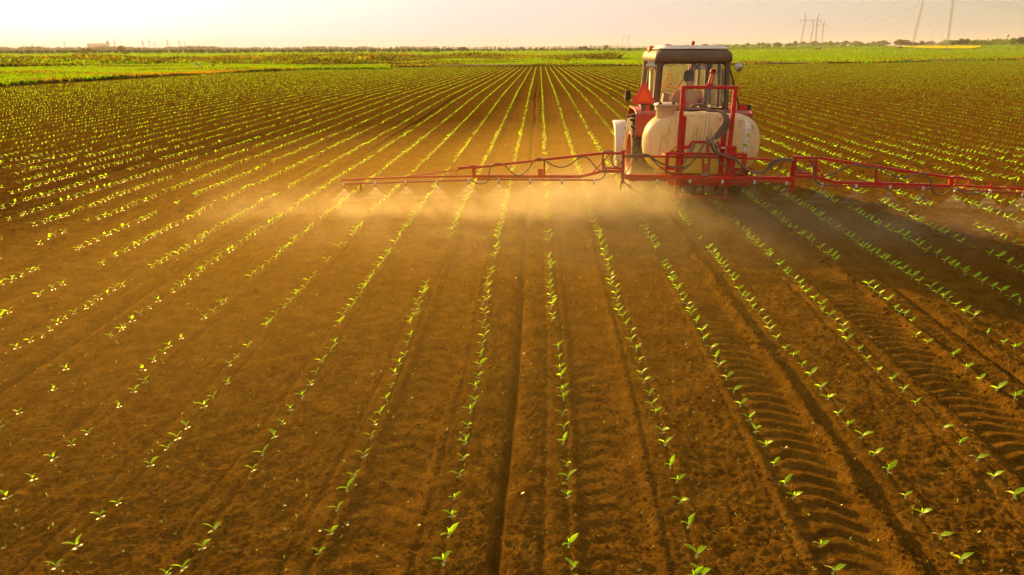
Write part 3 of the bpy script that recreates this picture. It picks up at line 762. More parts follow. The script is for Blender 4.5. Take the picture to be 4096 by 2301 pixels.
# sides
YB, YF = -.20, 1.22
for sx in (-1, 1):
    m = MB(); X = lambda z, y=0: sx * (.615 + .045 * (2.5 - z))
    for y in (.52, 1.20): m.bar((X(1.0) , y, .95), (X(2.45), y - .02, 2.45), .055, .05)
    m.bar((X(2.45), -.14, 2.45), (X(2.45), 1.22, 2.43), .06, .06); m.bar((X(1.5), -.20, 1.50), (X(1.5), 1.22, 1.50), .05, .05)
    m.bar((X(.95), .55, .97), (X(.95), 1.22, .97), .05, .05)
    m.bar((X(2.3) * .995, -.20, 1.5), (X(2.4) * .995, -.16, 2.42), .05, .06)
    m.build('side_frame', M['brown'], tr, bevel=.004)
    m = MB(); m.plate([(X(1.53), -.16, 1.53), (X(1.53), .49, 1.53), (X(2.42), .48, 2.42), (X(2.42), -.12, 2.42)], (-sx, 0, 0), .005); m.build('side_window', M['glass'], tr)
    dr = empty('door', (X(2.4), 1.19, 0), 0, tr)
    m = MB(); P4 = [(X(1.0) - X(2.4), -.64, 1.0), (X(1.0) - X(2.4), -.02, 1.0), (0, -.03, 2.40), (0, -.66, 2.40)]
    for a, b in zip(P4, P4[1:] + P4[:1]): m.bar(a, b, .035, .035)
    m.build('door_frame', M['cream'] if sx < 0 else M['brown'], dr)
    m = MB(); m.plate([tuple(Vector(q) * 1.0) for q in P4], (-sx, 0, 0), .005); m.build('door_glass', M['glass'], dr)
    m = MB(); m.bar((X(1.3) - X(2.4) + sx * .04, -.60, 1.28), (X(1.5) - X(2.4) + sx * .04, -.60, 1.42), .018); m.build('door_handle', M['black'], dr)
# cream plate painting the left pane's pale reflection; opened quarter window on the right
m = MB(); m.plate([(-.655, -.06, 1.62), (-.655, .10, 1.62), (-.63, .42, 2.36), (-.63, .26, 2.36)], (-1, 0, 0), .02); m.build('pane_reflection', M['cream'], tr)
m = MB(); q = [(.64, -.22, 2.20), (.88, -.14, 1.56), (.70, .34, 1.52), (.64, .34, 2.20)]
m.plate(q, (1, 0, 0), .005); m.build('quarter_window', M['glass'], tr)
m = MB(); 
for a, b in zip(q, q[1:]): m.bar(a, b, .025, .02)
m.build('quarter_window_frame', M['black'], tr)
# windscreen
m = MB(); fr = rrect(-.60, .60, 1.0, 2.44, .05); ins = rrect(-.54, .54, 1.52, 2.38, .05)
frame_panel(m, skew(fr, 1, 2.5, 1.08, 1), skew(ins, 1, 2.5, 1.08, 1), lambda p, q: (p[0], 1.26 + q - .05 * (p[1] - 1.5), p[1]), .04); m.build('front_frame', M['brown'], tr, bevel=.005, fixn=True)
m = MB(); m.plate([(p[0], 1.28 - .05 * (p[1] - 1.5), p[1]) for p in skew(ins, 1, 2.5, 1.08, 1)], (0, 1, 0), .005); m.build('windscreen', M['glass'], tr)
for x, wd in ((.30, .085), (.42, .05)):
    m = MB(); m.bar((x, 1.18, 1.50), (x - .02, 1.12, 2.40), wd, .05); m.build('front_post', M['steel'], tr)
# header skirt (brown, overhanging, rounded upper corners) and roof
m = MB(); P = []
prof = [(-.0, 2.33), (-.012, 2.40), (-.004, 2.47), (.035, 2.515)]
loop = lambda ins, z, r: [(p[0], p[1], z) for p in rrect(-.655 + ins, .655 - ins, -.275 + ins, 1.30 - ins, r, 5)]
rings = [loop(.02, 2.325, .06), loop(.0, 2.33, .07), loop(-.006, 2.40, .08), loop(.0, 2.455, .10), loop(.03, 2.505, .12), loop(.08, 2.53, .12), loop(.35, 2.535, .1)]
nl = len(rings[0]); P = [q for r_ in rings for q in r_]
F = [(i * nl + j, i * nl + (j + 1) % nl, (i + 1) * nl + (j + 1) % nl, (i + 1) * nl + j) for i in range(len(rings) - 1) for j in range(nl)]; F.append(tuple((len(rings) - 1) * nl + j for j in range(nl)))
m.add(P, F, True); m.build('roof_skirt', M['brown'], tr)
m = MB(); rr_ = lambda i, z, r: [(p[0] + .02, p[1], z) for p in rrect(-.60 + i, .60 - i, -.20 + i, 1.28 - i, r, 4)]
rings = [rr_(.03, 2.535, .1), rr_(-.015, 2.54, .1), rr_(-.015, 2.553, .1), rr_(.05, 2.575, .1), rr_(.085, 2.60, .09), rr_(.12, 2.602, .09), rr_(.15, 2.585, .08), rr_(.45, 2.585, .06)]
nl = len(rings[0]); P = [q for r_ in rings for q in r_]
F = [(i * nl + j, i * nl + (j + 1) % nl, (i + 1) * nl + (j + 1) % nl, (i + 1) * nl + j) for i in range(len(rings) - 1) for j in range(nl)]; F.append(tuple((len(rings) - 1) * nl + j for j in range(nl)))
m.add(P, F); m.build('roof', M['white'], tr)
for x in (-.22, .47):
    m = MB(); m.lathe([(.085, 2.585), (.08, 2.605), (.05, 2.622), (.001, 2.628)], (x, 1.1, 0), 'z', 16); m.build('roof_vent', M['red_dull'], tr)
# lamps, indicator, reflectors
for x, z in ((-.715, 2.265), (.765, 2.25)):
    lw = empty('work_lamp', (x, -.24, z), 0, tr)
    m = MB(); m.lathe([(.001, .085), (.04, .08), (.068, .045), (.078, 0), (.078, -.012), (.070, -.014)], (0, 0, 0), 'y', 24); m.bar((0, .04, .03), (-.10 * (1 if x > 0 else -1), .06, .06), .02); m.build('lamp_housing', M['steel'], lw)
    m = MB(); m.lathe([(.070, -.012), (.05, -.022), (.025, -.028), (.001, -.030)], (0, 0, 0), 'y', 24); m.build('lens', M['lampglass'], lw)
m = MB(); m.box((-.60, .62, 2.49), (.11, .13, .05), taper=(.8, .8)); m.build('indicator_base', M['black'], tr, bevel=.006)
m = MB(); m.box((-.60, .62, 2.555), (.092, .10, .085), taper=(.85, .85)); m.build('indicator_lamp', M['orange'], tr, bevel=.008)
for x in (-.80, .815):
    tl = empty('tail_light', (x, -.64, 1.61), 0, tr)
    m = MB(); m.box((0, 0, 0), (.215, .07, .095)); m.build('lamp_box', M['black'], tl, bevel=.006)
    m = MB(); m.box((.0, -.037, 0), (.066, .01, .080)); m.build('red_lens', M['redlens'], tl)
    m = MB(); m.box((-.07, -.037, 0), (.062, .01, .080)); m.build('side_lens', M['redlens'] if x > 0 else M['brown'], tl)
# slow-vehicle triangle, truncated corners, on a bracket above the left fender
tp = empty('warning_triangle', (-.865, -.60, 1.66), R(-4), tr)
m = MB(); hexa = [(-.155, 0), (.155, 0), (.185, .055), (.035, .335), (-.035, .335), (-.185, .055)]
m.plate([(x, 0, z) for x, z in hexa], (0, 1, 0), .006); m.build('rim_reflector', M['tri_rim'], tp)
m = MB(); m.plate([(x, -.004, z) for x, z in [(-.115, .045), (.115, .045), (.0, .275)]], (0, 1, 0), .003); m.build('centre_panel', M['tri_mid'], tp)
m = MB(); m.bar((0, .03, -.12), (0, .012, .20), .03, .012); m.build('bracket', M['black'], tp)
m = MB(); m.bar((-1.00, .45, 1.56), (-1.0, .45, 1.86), .02); m.box((-1.0, .45, 1.74), (.10, .06, .17)); m.build('side_mirror', M['black'], tr, bevel=.01)
# inside: seat, wheel, mirror, levers
m = MB(); m.box((.02, .22, 1.13), (.46, .46, .14)); m.box((.02, .02, 1.36), (.44, .12, .36), Euler((R(-8), 0, 0))); m.build('seat', M['black'], tr, bevel=.04)
m = MB(); m.box((0, .5, .93), (1.2, 1.35, .05)); m.build('cab_floor', M['black'], tr)
m = MB(); m.box((.0, 1.02, 1.32), (.42, .26, .34), taper=(.85, .7)); m.build('dashboard', M['steel'], tr, bevel=.03)
m = MB(); c = Vector((0, .72, 1.52)); e = Euler((R(-32), 0, 0)).to_matrix()
m.tube([c + e @ Vector((math.cos(a) * .20, math.sin(a) * .20, 0)) for a in [2 * math.pi * k / 24 for k in range(25)]], .014, 8)
for k in range(3): a = k * 2.094 + .5; m.bar(c, c + e @ Vector((math.cos(a) * .2, math.sin(a) * .2, 0)), .02, .01)
m.tube([c, (0, .98, 1.25)], .022, 8); m.build('steering_wheel', M['black'], tr)
m = MB(); m.box((.40, 1.0, 2.22), (.23, .03, .095)); m.build('inside_mirror', M['brown'], tr, bevel=.02)
m = MB(); m.box((.43, .98, 2.22), (.15, .01, .078)); m.build('mirror_glass', M['mirror'], tr, bevel=.004)
m = MB(); m.box((-.32, .55, 1.55), (.10, .16, .42), Euler((R(-6), R(8), 0))); m.tube(catmull([(-.20, .45, 1.2), (-.18, .44, 1.55), (-.13, .40, 1.78)]), .009, 6); m.tube(catmull([(.36, .5, 1.2), (.36, .48, 1.5), (.40, .42, 1.68)]), .009, 6); m.build('control_console', M['steel'], tr, bevel=.01)
m = MB(); m.tube([(.04, -.17, 2.32), (-.26, -.10, 1.84)], [.014, .006], 6); m.build('wiper', M['black'], tr)
# three-point hitch
m = MB()
for sx in (-1, 1):
    m.bar((sx * .22, -.35, .55), (sx * .40, -1.50, .48), .05, .07); m.bar((sx * .26, -.35, 1.15), (sx * .33, -.95, .52), .03); m.bar((sx * .22, -.2, 1.15), (sx * .28, -.5, 1.18), .06)
m.bar((0, -.40, .98), (0, -1.55, 1.15), .05); m.tube([(0, -.6, .60), (0, -1.4, .72)], .06, 12)
m.build('hitch', M['red_dull'], tr)

# ------------------------------------------------------------------ people: skinned figures
def skin_fig(name, joints, edges, mat, parent=None, sub=2):
    """joints: {name:(pos, radius)}; one continuous skinned surface"""
    names = list(joints); idx = {n: i for i, n in enumerate(names)}
    me = bpy.data.meshes.new(name); me.from_pydata([joints[n][0] for n in names], [(idx[a], idx[b]) for a, b in edges], [])
    me.materials.append(mat); o = bpy.data.objects.new(name, me); COL.objects.link(o)
    if parent: o.parent = parent
    s = o.modifiers.new('skin', 'SKIN'); s.use_smooth_shade = True; s.branch_smoothing = .3
    for i, n in enumerate(names):
        r = joints[n][1]; me.skin_vertices[0].data[i].radius = r if isinstance(r, tuple) else (r, r); me.skin_vertices[0].data[i].use_root = (i == 0)
    u = o.modifiers.new('sub', 'SUBSURF'); u.levels = sub; u.render_levels = sub
    return o
def chain(*n): return list(zip(n, n[1:]))
def hand(J, E, wrist, root, d, side, nm):
    """short palm with four curled fingers and a thumb; d = direction of the palm"""
    d = Vector(d).normalized(); s = Vector(side).normalized(); dn = d.cross(s).normalized(); p = Vector(root)
    J[nm + 'palm'] = (tuple(p + d * .04), (.030, .016)); E.append((wrist, nm + 'palm'))
    for k, L in enumerate((.030, .034, .031, .024)):
        a = p + d * .075 + s * (.024 - .016 * k); J[f'{nm}f{k}a'] = (tuple(a), .0085); J[f'{nm}f{k}b'] = (tuple(a + d * L * .7 - dn * L * .6), .008); J[f'{nm}f{k}c'] = (tuple(a + d * L * .6 - dn * L * 1.5), .007)
        E += [(nm + 'palm', f'{nm}f{k}a'), (f'{nm}f{k}a', f'{nm}f{k}b'), (f'{nm}f{k}b', f'{nm}f{k}c')]
    J[nm + 'ta'] = (tuple(p + d * .035 + s * .036), .010); J[nm + 'tb'] = (tuple(p + d * .065 + s * .05 - dn * .01), .008); E += [(nm + 'palm', nm + 'ta'), (nm + 'ta', nm + 'tb')]

# the driver, seated, back to the camera
dv = empty('person', (TX + .03, TY + .20, TZ + 1.20)); tag(dv, 'driver in a mauve T-shirt seated in the tractor cab, seen from behind', 'person')
J = {'hip': ((0, .0, .08), (.15, .11)), 'waist': ((0, -.03, .26), (.14, .10)), 'chest': ((0, -.03, .50), (.165, .115)), 'neckb': ((0, -.01, .66), (.085, .07)), 'neck': ((0, .01, .74), (.055, .058)),
     'skull': ((0, .03, .84), (.075, .09)), 'crown': ((0, .02, .93), (.066, .080)),
     'shL': ((-.19, -.02, .60), .062), 'elL': ((-.27, .06, .33), .045), 'wrL': ((-.19, .34, .32), .030),
     'shR': ((.19, -.02, .60), .062), 'elR': ((.28, .06, .34), .045), 'wrR': ((.17, .36, .33), .030),
     'hjL': ((-.10, .08, .05), .085), 'knL': ((-.16, .46, .08), .062), 'anL': ((-.17, .56, -.24), .042), 'toL': ((-.18, .68, -.27), .035),
     'hjR': ((.10, .08, .05), .085), 'knR': ((.16, .46, .08), .062), 'anR': ((.17, .56, -.24), .042), 'toR': ((.18, .68, -.27), .035)}
E_ = chain('hip', 'waist', 'chest', 'neckb', 'neck', 'skull', 'crown') + chain('chest', 'shL', 'elL', 'wrL') + chain('chest', 'shR', 'elR', 'wrR') + chain('hip', 'hjL', 'knL', 'anL', 'toL') + chain('hip', 'hjR', 'knR', 'anR', 'toR')
hand(J, E_, 'wrL', (-.19, .34, .32), (.2, 1, .1), (1, 0, 0), 'l'); hand(J, E_, 'wrR', (.17, .36, .33), (-.2, 1, .1), (-1, 0, 0), 'r')
skin_fig('body', J, E_, M['skin'], dv)
g = .016
J2 = {'waist0': ((0, -.01, .10), (.165, .125)), 'waist': ((0, -.03, .26), (.16, .12)), 'chest': ((0, -.03, .50), (.19, .135)), 'neckb': ((0, -.01, .655), (.09, .08)),
      'shL': ((-.195, -.02, .60), .082), 'mL': ((-.245, .03, .42), .068), 'shR': ((.195, -.02, .60), .082), 'mR': ((.25, .03, .42), .068)}
skin_fig('shirt', J2, chain('waist0', 'waist', 'chest', 'neckb') + chain('chest', 'shL', 'mL') + chain('chest', 'shR', 'mR'), M['shirt'], dv)
J3 = {'hip': ((0, .02, .07), (.17, .13)), 'hjL': ((-.10, .10, .05), .098), 'knL': ((-.16, .46, .08), .076), 'anL': ((-.17, .55, -.20), .058), 'hjR': ((.10, .10, .05), .098), 'knR': ((.16, .46, .08), .076), 'anR': ((.17, .55, -.20), .058)}
skin_fig('trousers', J3, chain('hip', 'hjL', 'knL', 'anL') + chain('hip', 'hjR', 'knR', 'anR'), M['denim'], dv)
m = MB(); m.lathe([(.001, .992), (.05, .985), (.078, .955), (.090, .91), (.092, .87), (.084, .83), (.070, .80)], (0, .018, 0), 'z', 20); m.build('hair', M['hair'], dv)
m = MB()
for s in (-1, 1):
    m.lathe([(.001, 0), (.016, .004), (.02, .012), (.012, .02), (.001, .022)], (s * .082 - (.011 if s > 0 else .011), .035, .845), 'x', 10)
m.lathe([(.001, .135), (.010, .130), (.014, .115), (.001, .10)], (0, 0, .84), 'y', 10); m.build('ears_and_nose', M['skin'], dv)

# the worker crouching in the far left field
px_, py_ = -54.3, 112.4
wk = empty('person', (px_, py_, gz(px_, py_) + .12), R(70)); tag(wk, 'field worker in a white shirt bent low over the far left crop strip', 'person')
J = {'hip': ((0, -.18, .38), (.15, .13)), 'waist': ((0, -.02, .52), (.14, .11)), 'chest': ((0, .22, .60), (.16, .12)), 'neck': ((0, .38, .62), .06), 'skull': ((0, .47, .62), (.075, .085)), 'crown': ((0, .55, .60), (.06, .07)),
     'shL': ((-.19, .25, .58), .055), 'elL': ((-.24, .36, .34), .042), 'wrL': ((-.16, .50, .16), .028), 'shR': ((.19, .25, .58), .055), 'elR': ((.24, .36, .34), .042), 'wrR': ((.16, .50, .16), .028),
     'knL': ((-.16, .18, .42), .062), 'anL': ((-.15, .0, .06), .042), 'toL': ((-.15, .15, .03), .035), 'knR': ((.16, .18, .42), .062), 'anR': ((.15, .0, .06), .042), 'toR': ((.15, .15, .03), .035)}
E_ = chain('hip', 'waist', 'chest', 'neck', 'skull', 'crown') + chain('chest', 'shL', 'elL', 'wrL') + chain('chest', 'shR', 'elR', 'wrR') + chain('hip', 'knL', 'anL', 'toL') + chain('hip', 'knR', 'anR', 'toR')
hand(J, E_, 'wrL', (-.16, .50, .16), (0, .5, -1), (1, 0, 0), 'l'); hand(J, E_, 'wrR', (.16, .50, .16), (0, .5, -1), (-1, 0, 0), 'r')
skin_fig('body', J, E_, M['skin'], wk)
skin_fig('shirt', {'a': ((0, -.14, .42), (.20, .17)), 'b': ((0, .0, .56), (.21, .17)), 'c': ((0, .22, .62), (.21, .16)), 'l': ((-.2, .26, .56), .085), 'l2': ((-.24, .36, .34), .065), 'r': ((.2, .26, .56), .085), 'r2': ((.24, .36, .34), .065)}, chain('a', 'b', 'c') + chain('c', 'l', 'l2') + chain('c', 'r', 'r2'), M['whitecloth'], wk)
m = MB(); m.lathe([(.001, .13), (.06, .12), (.095, .07), (.10, .0), (.085, -.03)], (0, .52, .64), 'z', 16); m.build('hair', M['hair'], wk)
cr = empty('crate', (-51.9, 112.3, gz(-51.9, 112.3) + .12), R(12)); tag(cr, 'dark open crate standing in the far left crop strip beside the worker', 'crate')
m = MB()
for k in range(4):
    for s in (-1, 1): m.box((0, s * .17, .08 + k * .11), (.44, .02, .085)); m.box((s * .21, 0, .08 + k * .11), (.02, .32, .085))
m.build('crate_slats', M['bark'], cr)
m = MB(); m.box((0, 0, .02), (.42, .32, .03))
for sx in (-1, 1):
    for sy in (-1, 1): m.box((sx * .19, sy * .15, .24), (.03, .03, .46))
m.build('crate_frame', M['bark'], cr)

# ------------------------------------------------------------------ the mounted sprayer (x right, y forward, z above the soil)
SX, SY = 2.62, 10.61; SZ = gz(SX, SY); SYAW = -4.2
sp = empty('field_sprayer', (SX, SY, SZ), R(SYAW))
tag(sp, 'mounted field sprayer with cream tank and long red boom behind the tractor', 'sprayer')
dz = -SZ
def V3(x, z, y=0): return Vector((x, y, z + dz))

# tank
tk = None
TXC, THW, TYC, THD, TZC, THH = -.105, .905, .50, .40, 1.277, .480
def tank_scale(u): return max(0.0, 1 - abs(u) ** 4.6) ** (1 / 2.1)
def se(c, p): return math.copysign(abs(c) ** p, c)
def tank_pt(u, a):
    s = tank_scale(u); sad = 1 - .07 * math.exp(-((u - .02) / .34) ** 2)
    y = TYC + se(math.cos(a), .62) * THD * s ** .8 * sad; z = TZC + se(math.sin(a), .60) * THH * s * (1 + .015 * math.sin(u * 9))
    return Vector((TXC + THW * u, y, z + dz))
m = MB(); nu, na = 56, 48; us = [math.sin(math.pi / 2 * (2 * i / nu - 1)) * .9999 for i in range(nu + 1)]
P = [tank_pt(u, 2 * math.pi * k / na) for u in us for k in range(na)]
F = [(i * na + k, i * na + (k + 1) % na, (i + 1) * na + (k + 1) % na, (i + 1) * na + k) for i in range(nu) for k in range(na)]
m.add(P, F, True); tank = m.build('tank', M['tank'], sp, fixn=True)
def tank_rear(x, z):
    """y of the tank's rear face at x, z"""
    u = (x - TXC) / THW; s = tank_scale(u); q = (z - TZC) / (THH * s)
    q = max(-.999, min(.999, q)); sa = math.copysign(abs(q) ** (1 / .60), q); ca = math.sqrt(max(0, 1 - sa * sa))
    sad = 1 - .07 * math.exp(-((u - .02) / .34) ** 2)
    return TYC - (ca ** .62) * THD * s ** .8 * sad
m = MB(); c = (-.68, .40, dz)
m.lathe([(.150, 1.66), (.150, 1.80), (.165, 1.815), (.165, 1.85), (.150, 1.855)], c, 'z', 32)
for zz in (1.835, 1.80): m.lathe([(.160, zz - .01), (.172, zz - .008), (.172, zz + .008), (.160, zz + .01)], c, 'z', 32)
m.build('filler_neck', M['tank'], tank)
m = MB(); m.lathe([(.172, 1.848), (.186, 1.852), (.186, 1.878), (.172, 1.890), (.12, 1.892), (.10, 1.900), (.001, 1.902)], c, 'z', 36)
m.build('lid', M['cream'], tank)
m = MB()
for x in (-.78, -.585): m.box((x, .27, 1.897 + dz), (.055, .05, .035), taper=(.7, .8))
m.build('lid_catch', M['black'], tank, bevel=.004)
# graduated strip with figures
def strip_x(z): return .535 - (1.66 - z) * .02
m = MB(); zs = [1.665 - .025 * i for i in range(30)]
zz = [z for z in zs if z > .92]; P = []
for z in zz:
    for w_ in (-.036, .036): x = strip_x(z) + w_; P.append(V3(x, z, tank_rear(x, z) - .005))
m.add(P, [(2 * i, 2 * i + 1, 2 * i + 3, 2 * i + 2) for i in range(len(zz) - 1)]); strip = m.build('level_strip', M['paper'], tank)
def text(s, size, loc, mat, parent, rot=(R(90), 0, 0), name='numeral', ext=.0008):
    cu = bpy.data.curves.new(name, 'FONT'); cu.body = s; cu.size = size; cu.extrude = ext; cu.align_x = 'RIGHT'; cu.materials.append(mat)
    tmp = bpy.data.objects.new(name, cu); me = bpy.data.meshes.new_from_object(tmp); bpy.data.objects.remove(tmp)
    o = bpy.data.objects.new(name, me); COL.objects.link(o); o.location = loc; o.rotation_euler = rot; o.parent = parent; return o
for s_, z in (('800', 1.622), ('700', 1.512), ('500', 1.340), ('400', 1.262), ('300', 1.185), ('200', 1.105)):
    x = strip_x(z) + .033; text(s_, .044, V3(x, z - .008, tank_rear(x, z) - .009), M['ink'], strip)
m = MB()
for k in range(26):
    z = 1.64 - k * .026; m = MB(); x = strip_x(z); m.box(V3(x - .026, z, tank_rear(x - .026, z) - .007), (.016 if k % 3 else .026, .001, .0025)); m.build('tick_mark', M['ink'], strip)
m = MB()
for cx, cz, pl in ((.02, 1.445, [(-.035, -.02), (.022, -.028), (.024, .032), (.0, .030), (-.02, .005)]), (-.012, 1.298, [(-.032, -.022), (.03, -.02), (.042, .006), (.01, .018), (-.03, .022)])):
    x0 = strip_x(cz) + cx; m.plate([V3(x0 + a, cz + b, tank_rear(x0 + a, cz + b) - .009) for a, b in pl], (0, -1, 0), .001)
m.build('torn_patch', M['lime'], strip)

# tank cradle and mast
m = MB(); B = .06
for x, zt in ((-.485, 2.155), (.27, 2.150)):
    m.bar(V3(x, .70), V3(x, zt), B, B)
m.bar(V3(-.515, 2.150), V3(.30, 2.147), .055, .05); m.build('mast', M['red'], sp, bevel=.004)
m = MB()
for x in (-.430, .185): m.bar(V3(x, .66, .07), V3(x, 1.72, .10), .075, .04)
for x in (-.43, .185): m.bar(V3(x, .70, .05), V3(x, .70, 1.0), .07, .06); m.bar(V3(x, .70, 1.0), V3(x, 1.15, 1.0), .06, .05)
m.bar(V3(-.60, .70, .12), V3(.62, .70, .12), .06, .06); m.bar(V3(-.60, .70, .9), V3(.62, .70, .9), .06, .06)
m.bar(V3(.38, .925, .10), V3(.68, .925, .14), .035, .04); m.bar(V3(.665, .91, .14), V3(.665, .80, .14), .03)
m.bar(V3(-.75, .925, .10), V3(-.45, .925, .10), .035, .04)
m.build('tank_cradle', M['red'], sp, bevel=.004)
m = MB(); m.bar(V3(-.13, 2.15, .0), V3(-.085, 2.375, .03), .028, .05); m.bar(V3(-.085, 2.15, .0), V3(-.052, 2.36, .03), .022, .05); m.bar(V3(-.16, 2.175, -.01), V3(-.05, 2.175, -.01), .04, .05)
m.lathe([(.04, -.03), (.046, -.02), (.046, .02), (.04, .03), (.001, .03)], V3(-.072, 2.365, .02), 'y', 14); m.build('hoist_arm', M['red'], sp, bevel=.003)
m = MB(); m.tube([V3(-.072, 2.36, -.03), V3(-.075, 1.37, -.06)], .004, 5); m.tube([V3(-.098, 2.34, -.02), V3(-.135, 1.38, -.05)], .004, 5); m.build('hoist_cable', M['steel'], sp)
m = MB()
m.bar(V3(-.50, 1.272, -.02), V3(-.335, 1.270, -.02), .05, .045); m.bar(V3(-.345, 1.262, -.02), V3(-.285, 1.352, -.02), .045, .045); m.bar(V3(-.30, 1.352, -.02), V3(-.03, 1.352, -.02), .045, .04)
m.bar(V3(.07, 1.352, -.02), V3(.135, 1.262, -.02), .045, .045); m.bar(V3(.12, 1.272, -.02), V3(.345, 1.275, -.02), .05, .045)
m.bar(V3(.33, 1.285, -.03), V3(.475, 1.175, -.04), .05, .045); m.bar(V3(-.49, 1.285, -.03), V3(-.62, 1.175, -.04), .05, .045)
for x in (-.472, .325): m.bar(V3(x, 1.27, -.02), V3(x, .855, -.02), .085, .05)
m.build('lift_frame', M['red'], sp, bevel=.004)
m = MB(); m.bar(V3(.365, 1.262, -.058), V3(.435, 1.208, -.066), .035, .006, up=(0, 1, 0)); m.bar(V3(-.52, 1.262, -.058), V3(-.57, 1.222, -.064), .035, .006, up=(0, 1, 0)); m.box(V3(-.64, .842, -.078), (.085, .004, .045)); m.build('warning_tape', M['yellow'], sp)
m = MB(); m.box(V3(.17, 1.272, -.050), (.065, .004, .022)); m.build('frame_sticker', M['paper'], sp)
m = MB()
m.bar(V3(-.68, 1.178, -.06), V3(.52, 1.177, -.06), .05, .042); m.bar(V3(-.655, 1.178, -.06), V3(-.655, .865, -.06), .055, .045); m.bar(V3(.492, 1.178, -.06), V3(.492, .865, -.06), .062, .045)
m.bar(V3(-.50, .96, -.05), V3(-.38, .96, -.05), .03); m.build('boom_carrier', M['red'], sp, bevel=.004)
m = MB()
m.bar(V3(-.117, 1.13, -.07), V3(-.108, .875, -.07), .030, .03); m.bar(V3(-.022, 1.13, -.07), V3(-.022, .875, -.07), .030, .03); m.bar(V3(-.125, 1.02, -.075), V3(-.015, 1.02, -.075), .03, .03); m.box(V3(-.065, .945, -.075), (.075, .04, .085))
m.bar(V3(-.065, 1.36, -.075), V3(-.06, 1.16, -.085), .048, .03); m.build('centre_link', M['red_dull'], sp, bevel=.003)
m = MB(); m.box(V3(-.065, .862, -.10), (.09, .10, .03), Euler((R(-18), 0, R(-30)))); m.build('foot_plate', M['galv'], sp, bevel=.003)
m = MB(); m.box(V3(-.05, 1.375, -.08), (.10, .05, .07)); m.box(V3(-.09, 1.40, -.09), (.025, .03, .09)); m.tube([V3(.0, 1.36, -.09), V3(.01, 1.45, -.09)], .014, 8); m.tube([V3(-.02, 1.35, -.11), V3(.04, 1.34, -.11)], .016, 8); m.build('valve_block', M['steel'], sp, bevel=.006)
for a, b in ((V3(-.262, 1.335, -.05), V3(-.40, 1.02, -.03)), (V3(.045, 1.335, -.05), V3(.10, 1.20, -.05))):
    m = MB(); m.tube([a, a.lerp(b, .55)], .024, 12); m.tube([a.lerp(b, .55), b], .012, 8); m.build('spring_damper', M['steel'], sp)
# central beam and its spray pipe
cb = None
m = MB(); m.bar(V3(-1.29, .822, -.07), V3(1.24, .828, -.07), .055, .062); m.bar(V3(1.0, .862, -.085), V3(1.22, .775, -.085), .035, .02); m.bar(V3(-1.28, .80, -.08), V3(-1.12, .755, -.08), .03, .03)
cbeam = m.build('centre_boom', M['red'], sp, bevel=.004)
m = MB(); m.bar(V3(-1.33, 1.128, -.04), V3(-.62, 1.128, -.04), .028, .03); m.bar(V3(-.62, 1.127, -.04), V3(.40, 1.125, -.04), .028, .03); m.bar(V3(.40, 1.124, -.04), V3(1.22, 1.088, -.04), .028, .03); m.build('tie_bar', M['red'], sp, bevel=.003)
m = MB(); m.bar(V3(-1.22, .772, -.075), V3(1.18, .772, -.075), .030, .024); m.build('centre_spray_pipe', M['red_dull'], cbeam)
# rear hitch frame hanging below the beam
m = MB()
for x in (-.458, .318): m.bar(V3(x, .78, .22), V3(x, .42, .22), .05, .05)
m.bar(V3(-.46, .69, .22), V3(.36, .69, .22), .05, .055); m.bar(V3(-.37, .465, .24), V3(.32, .465, .24), .055, .04); m.bar(V3(-.40, .62, .22), V3(-.40, .62, .6), .04); m.bar(V3(.3, .62, .22), V3(.3, .62, .6), .04)
m.bar(V3(.12, .69, .22), V3(.12, .52, .22), .04); m.build('lower_frame', M['red_dull'], sp, bevel=.004)
m = MB(); m.lathe([(.001, -.10), (.05, -.09), (.066, -.04), (.066, .06), (.05, .10), (.001, .11)], V3(-.09, .575, .30), 'y', 16); m.box(V3(-.26, .58, .34), (.16, .14, .13)); m.box(V3(.05, .60, .35), (.12, .12, .16)); m.tube(catmull([V3(-.3, .52, .3), V3(-.18, .46, .28), V3(.02, .47, .28), V3(.2, .54, .3)]), .018, 8)
m.build('pump', M['steel'], sp, bevel=.012)

NZ = MB(); NZ.box((0, 0, .006), (.032, .036, .050)); NZc = mb_mesh(NZ, 'nozzle', M['nozzle'])
NT_ = MB(); NT_.lathe([(.011, -.018), (.014, -.024), (.014, -.042), (.009, -.056), (.001, -.058)], (0, 0, 0), 'z', 10); NTb = [mb_mesh(NT_, 'nozzle', M[k]) for k in ('black', 'steel')]
NZTIP = []
def nozzle(x, z, y, parent, k=0):
    m = MB(); m.cur = 0; m.box((0, 0, .006), (.030, .036, .046)); m.lathe([(.012, -.018), (.016, -.022), (.016, -.040), (.010, -.054), (.001, -.058)], (0, 0, 0), 'z', 10)
    mi_ = [0] * 6 + [1] * (len(m.f) - 6); m.mi = mi_
    o = m.build('nozzle', [M['nozzle'], M['steel']], parent, loc=V3(x, z, y)); NZTIP.append((x, z - .06, y)); return o
for x, z in ((-.781, .765), (-.294, .765), (.196, .765), (.673, .765), (1.146, .758)): nozzle(x, z, -.085, cbeam)

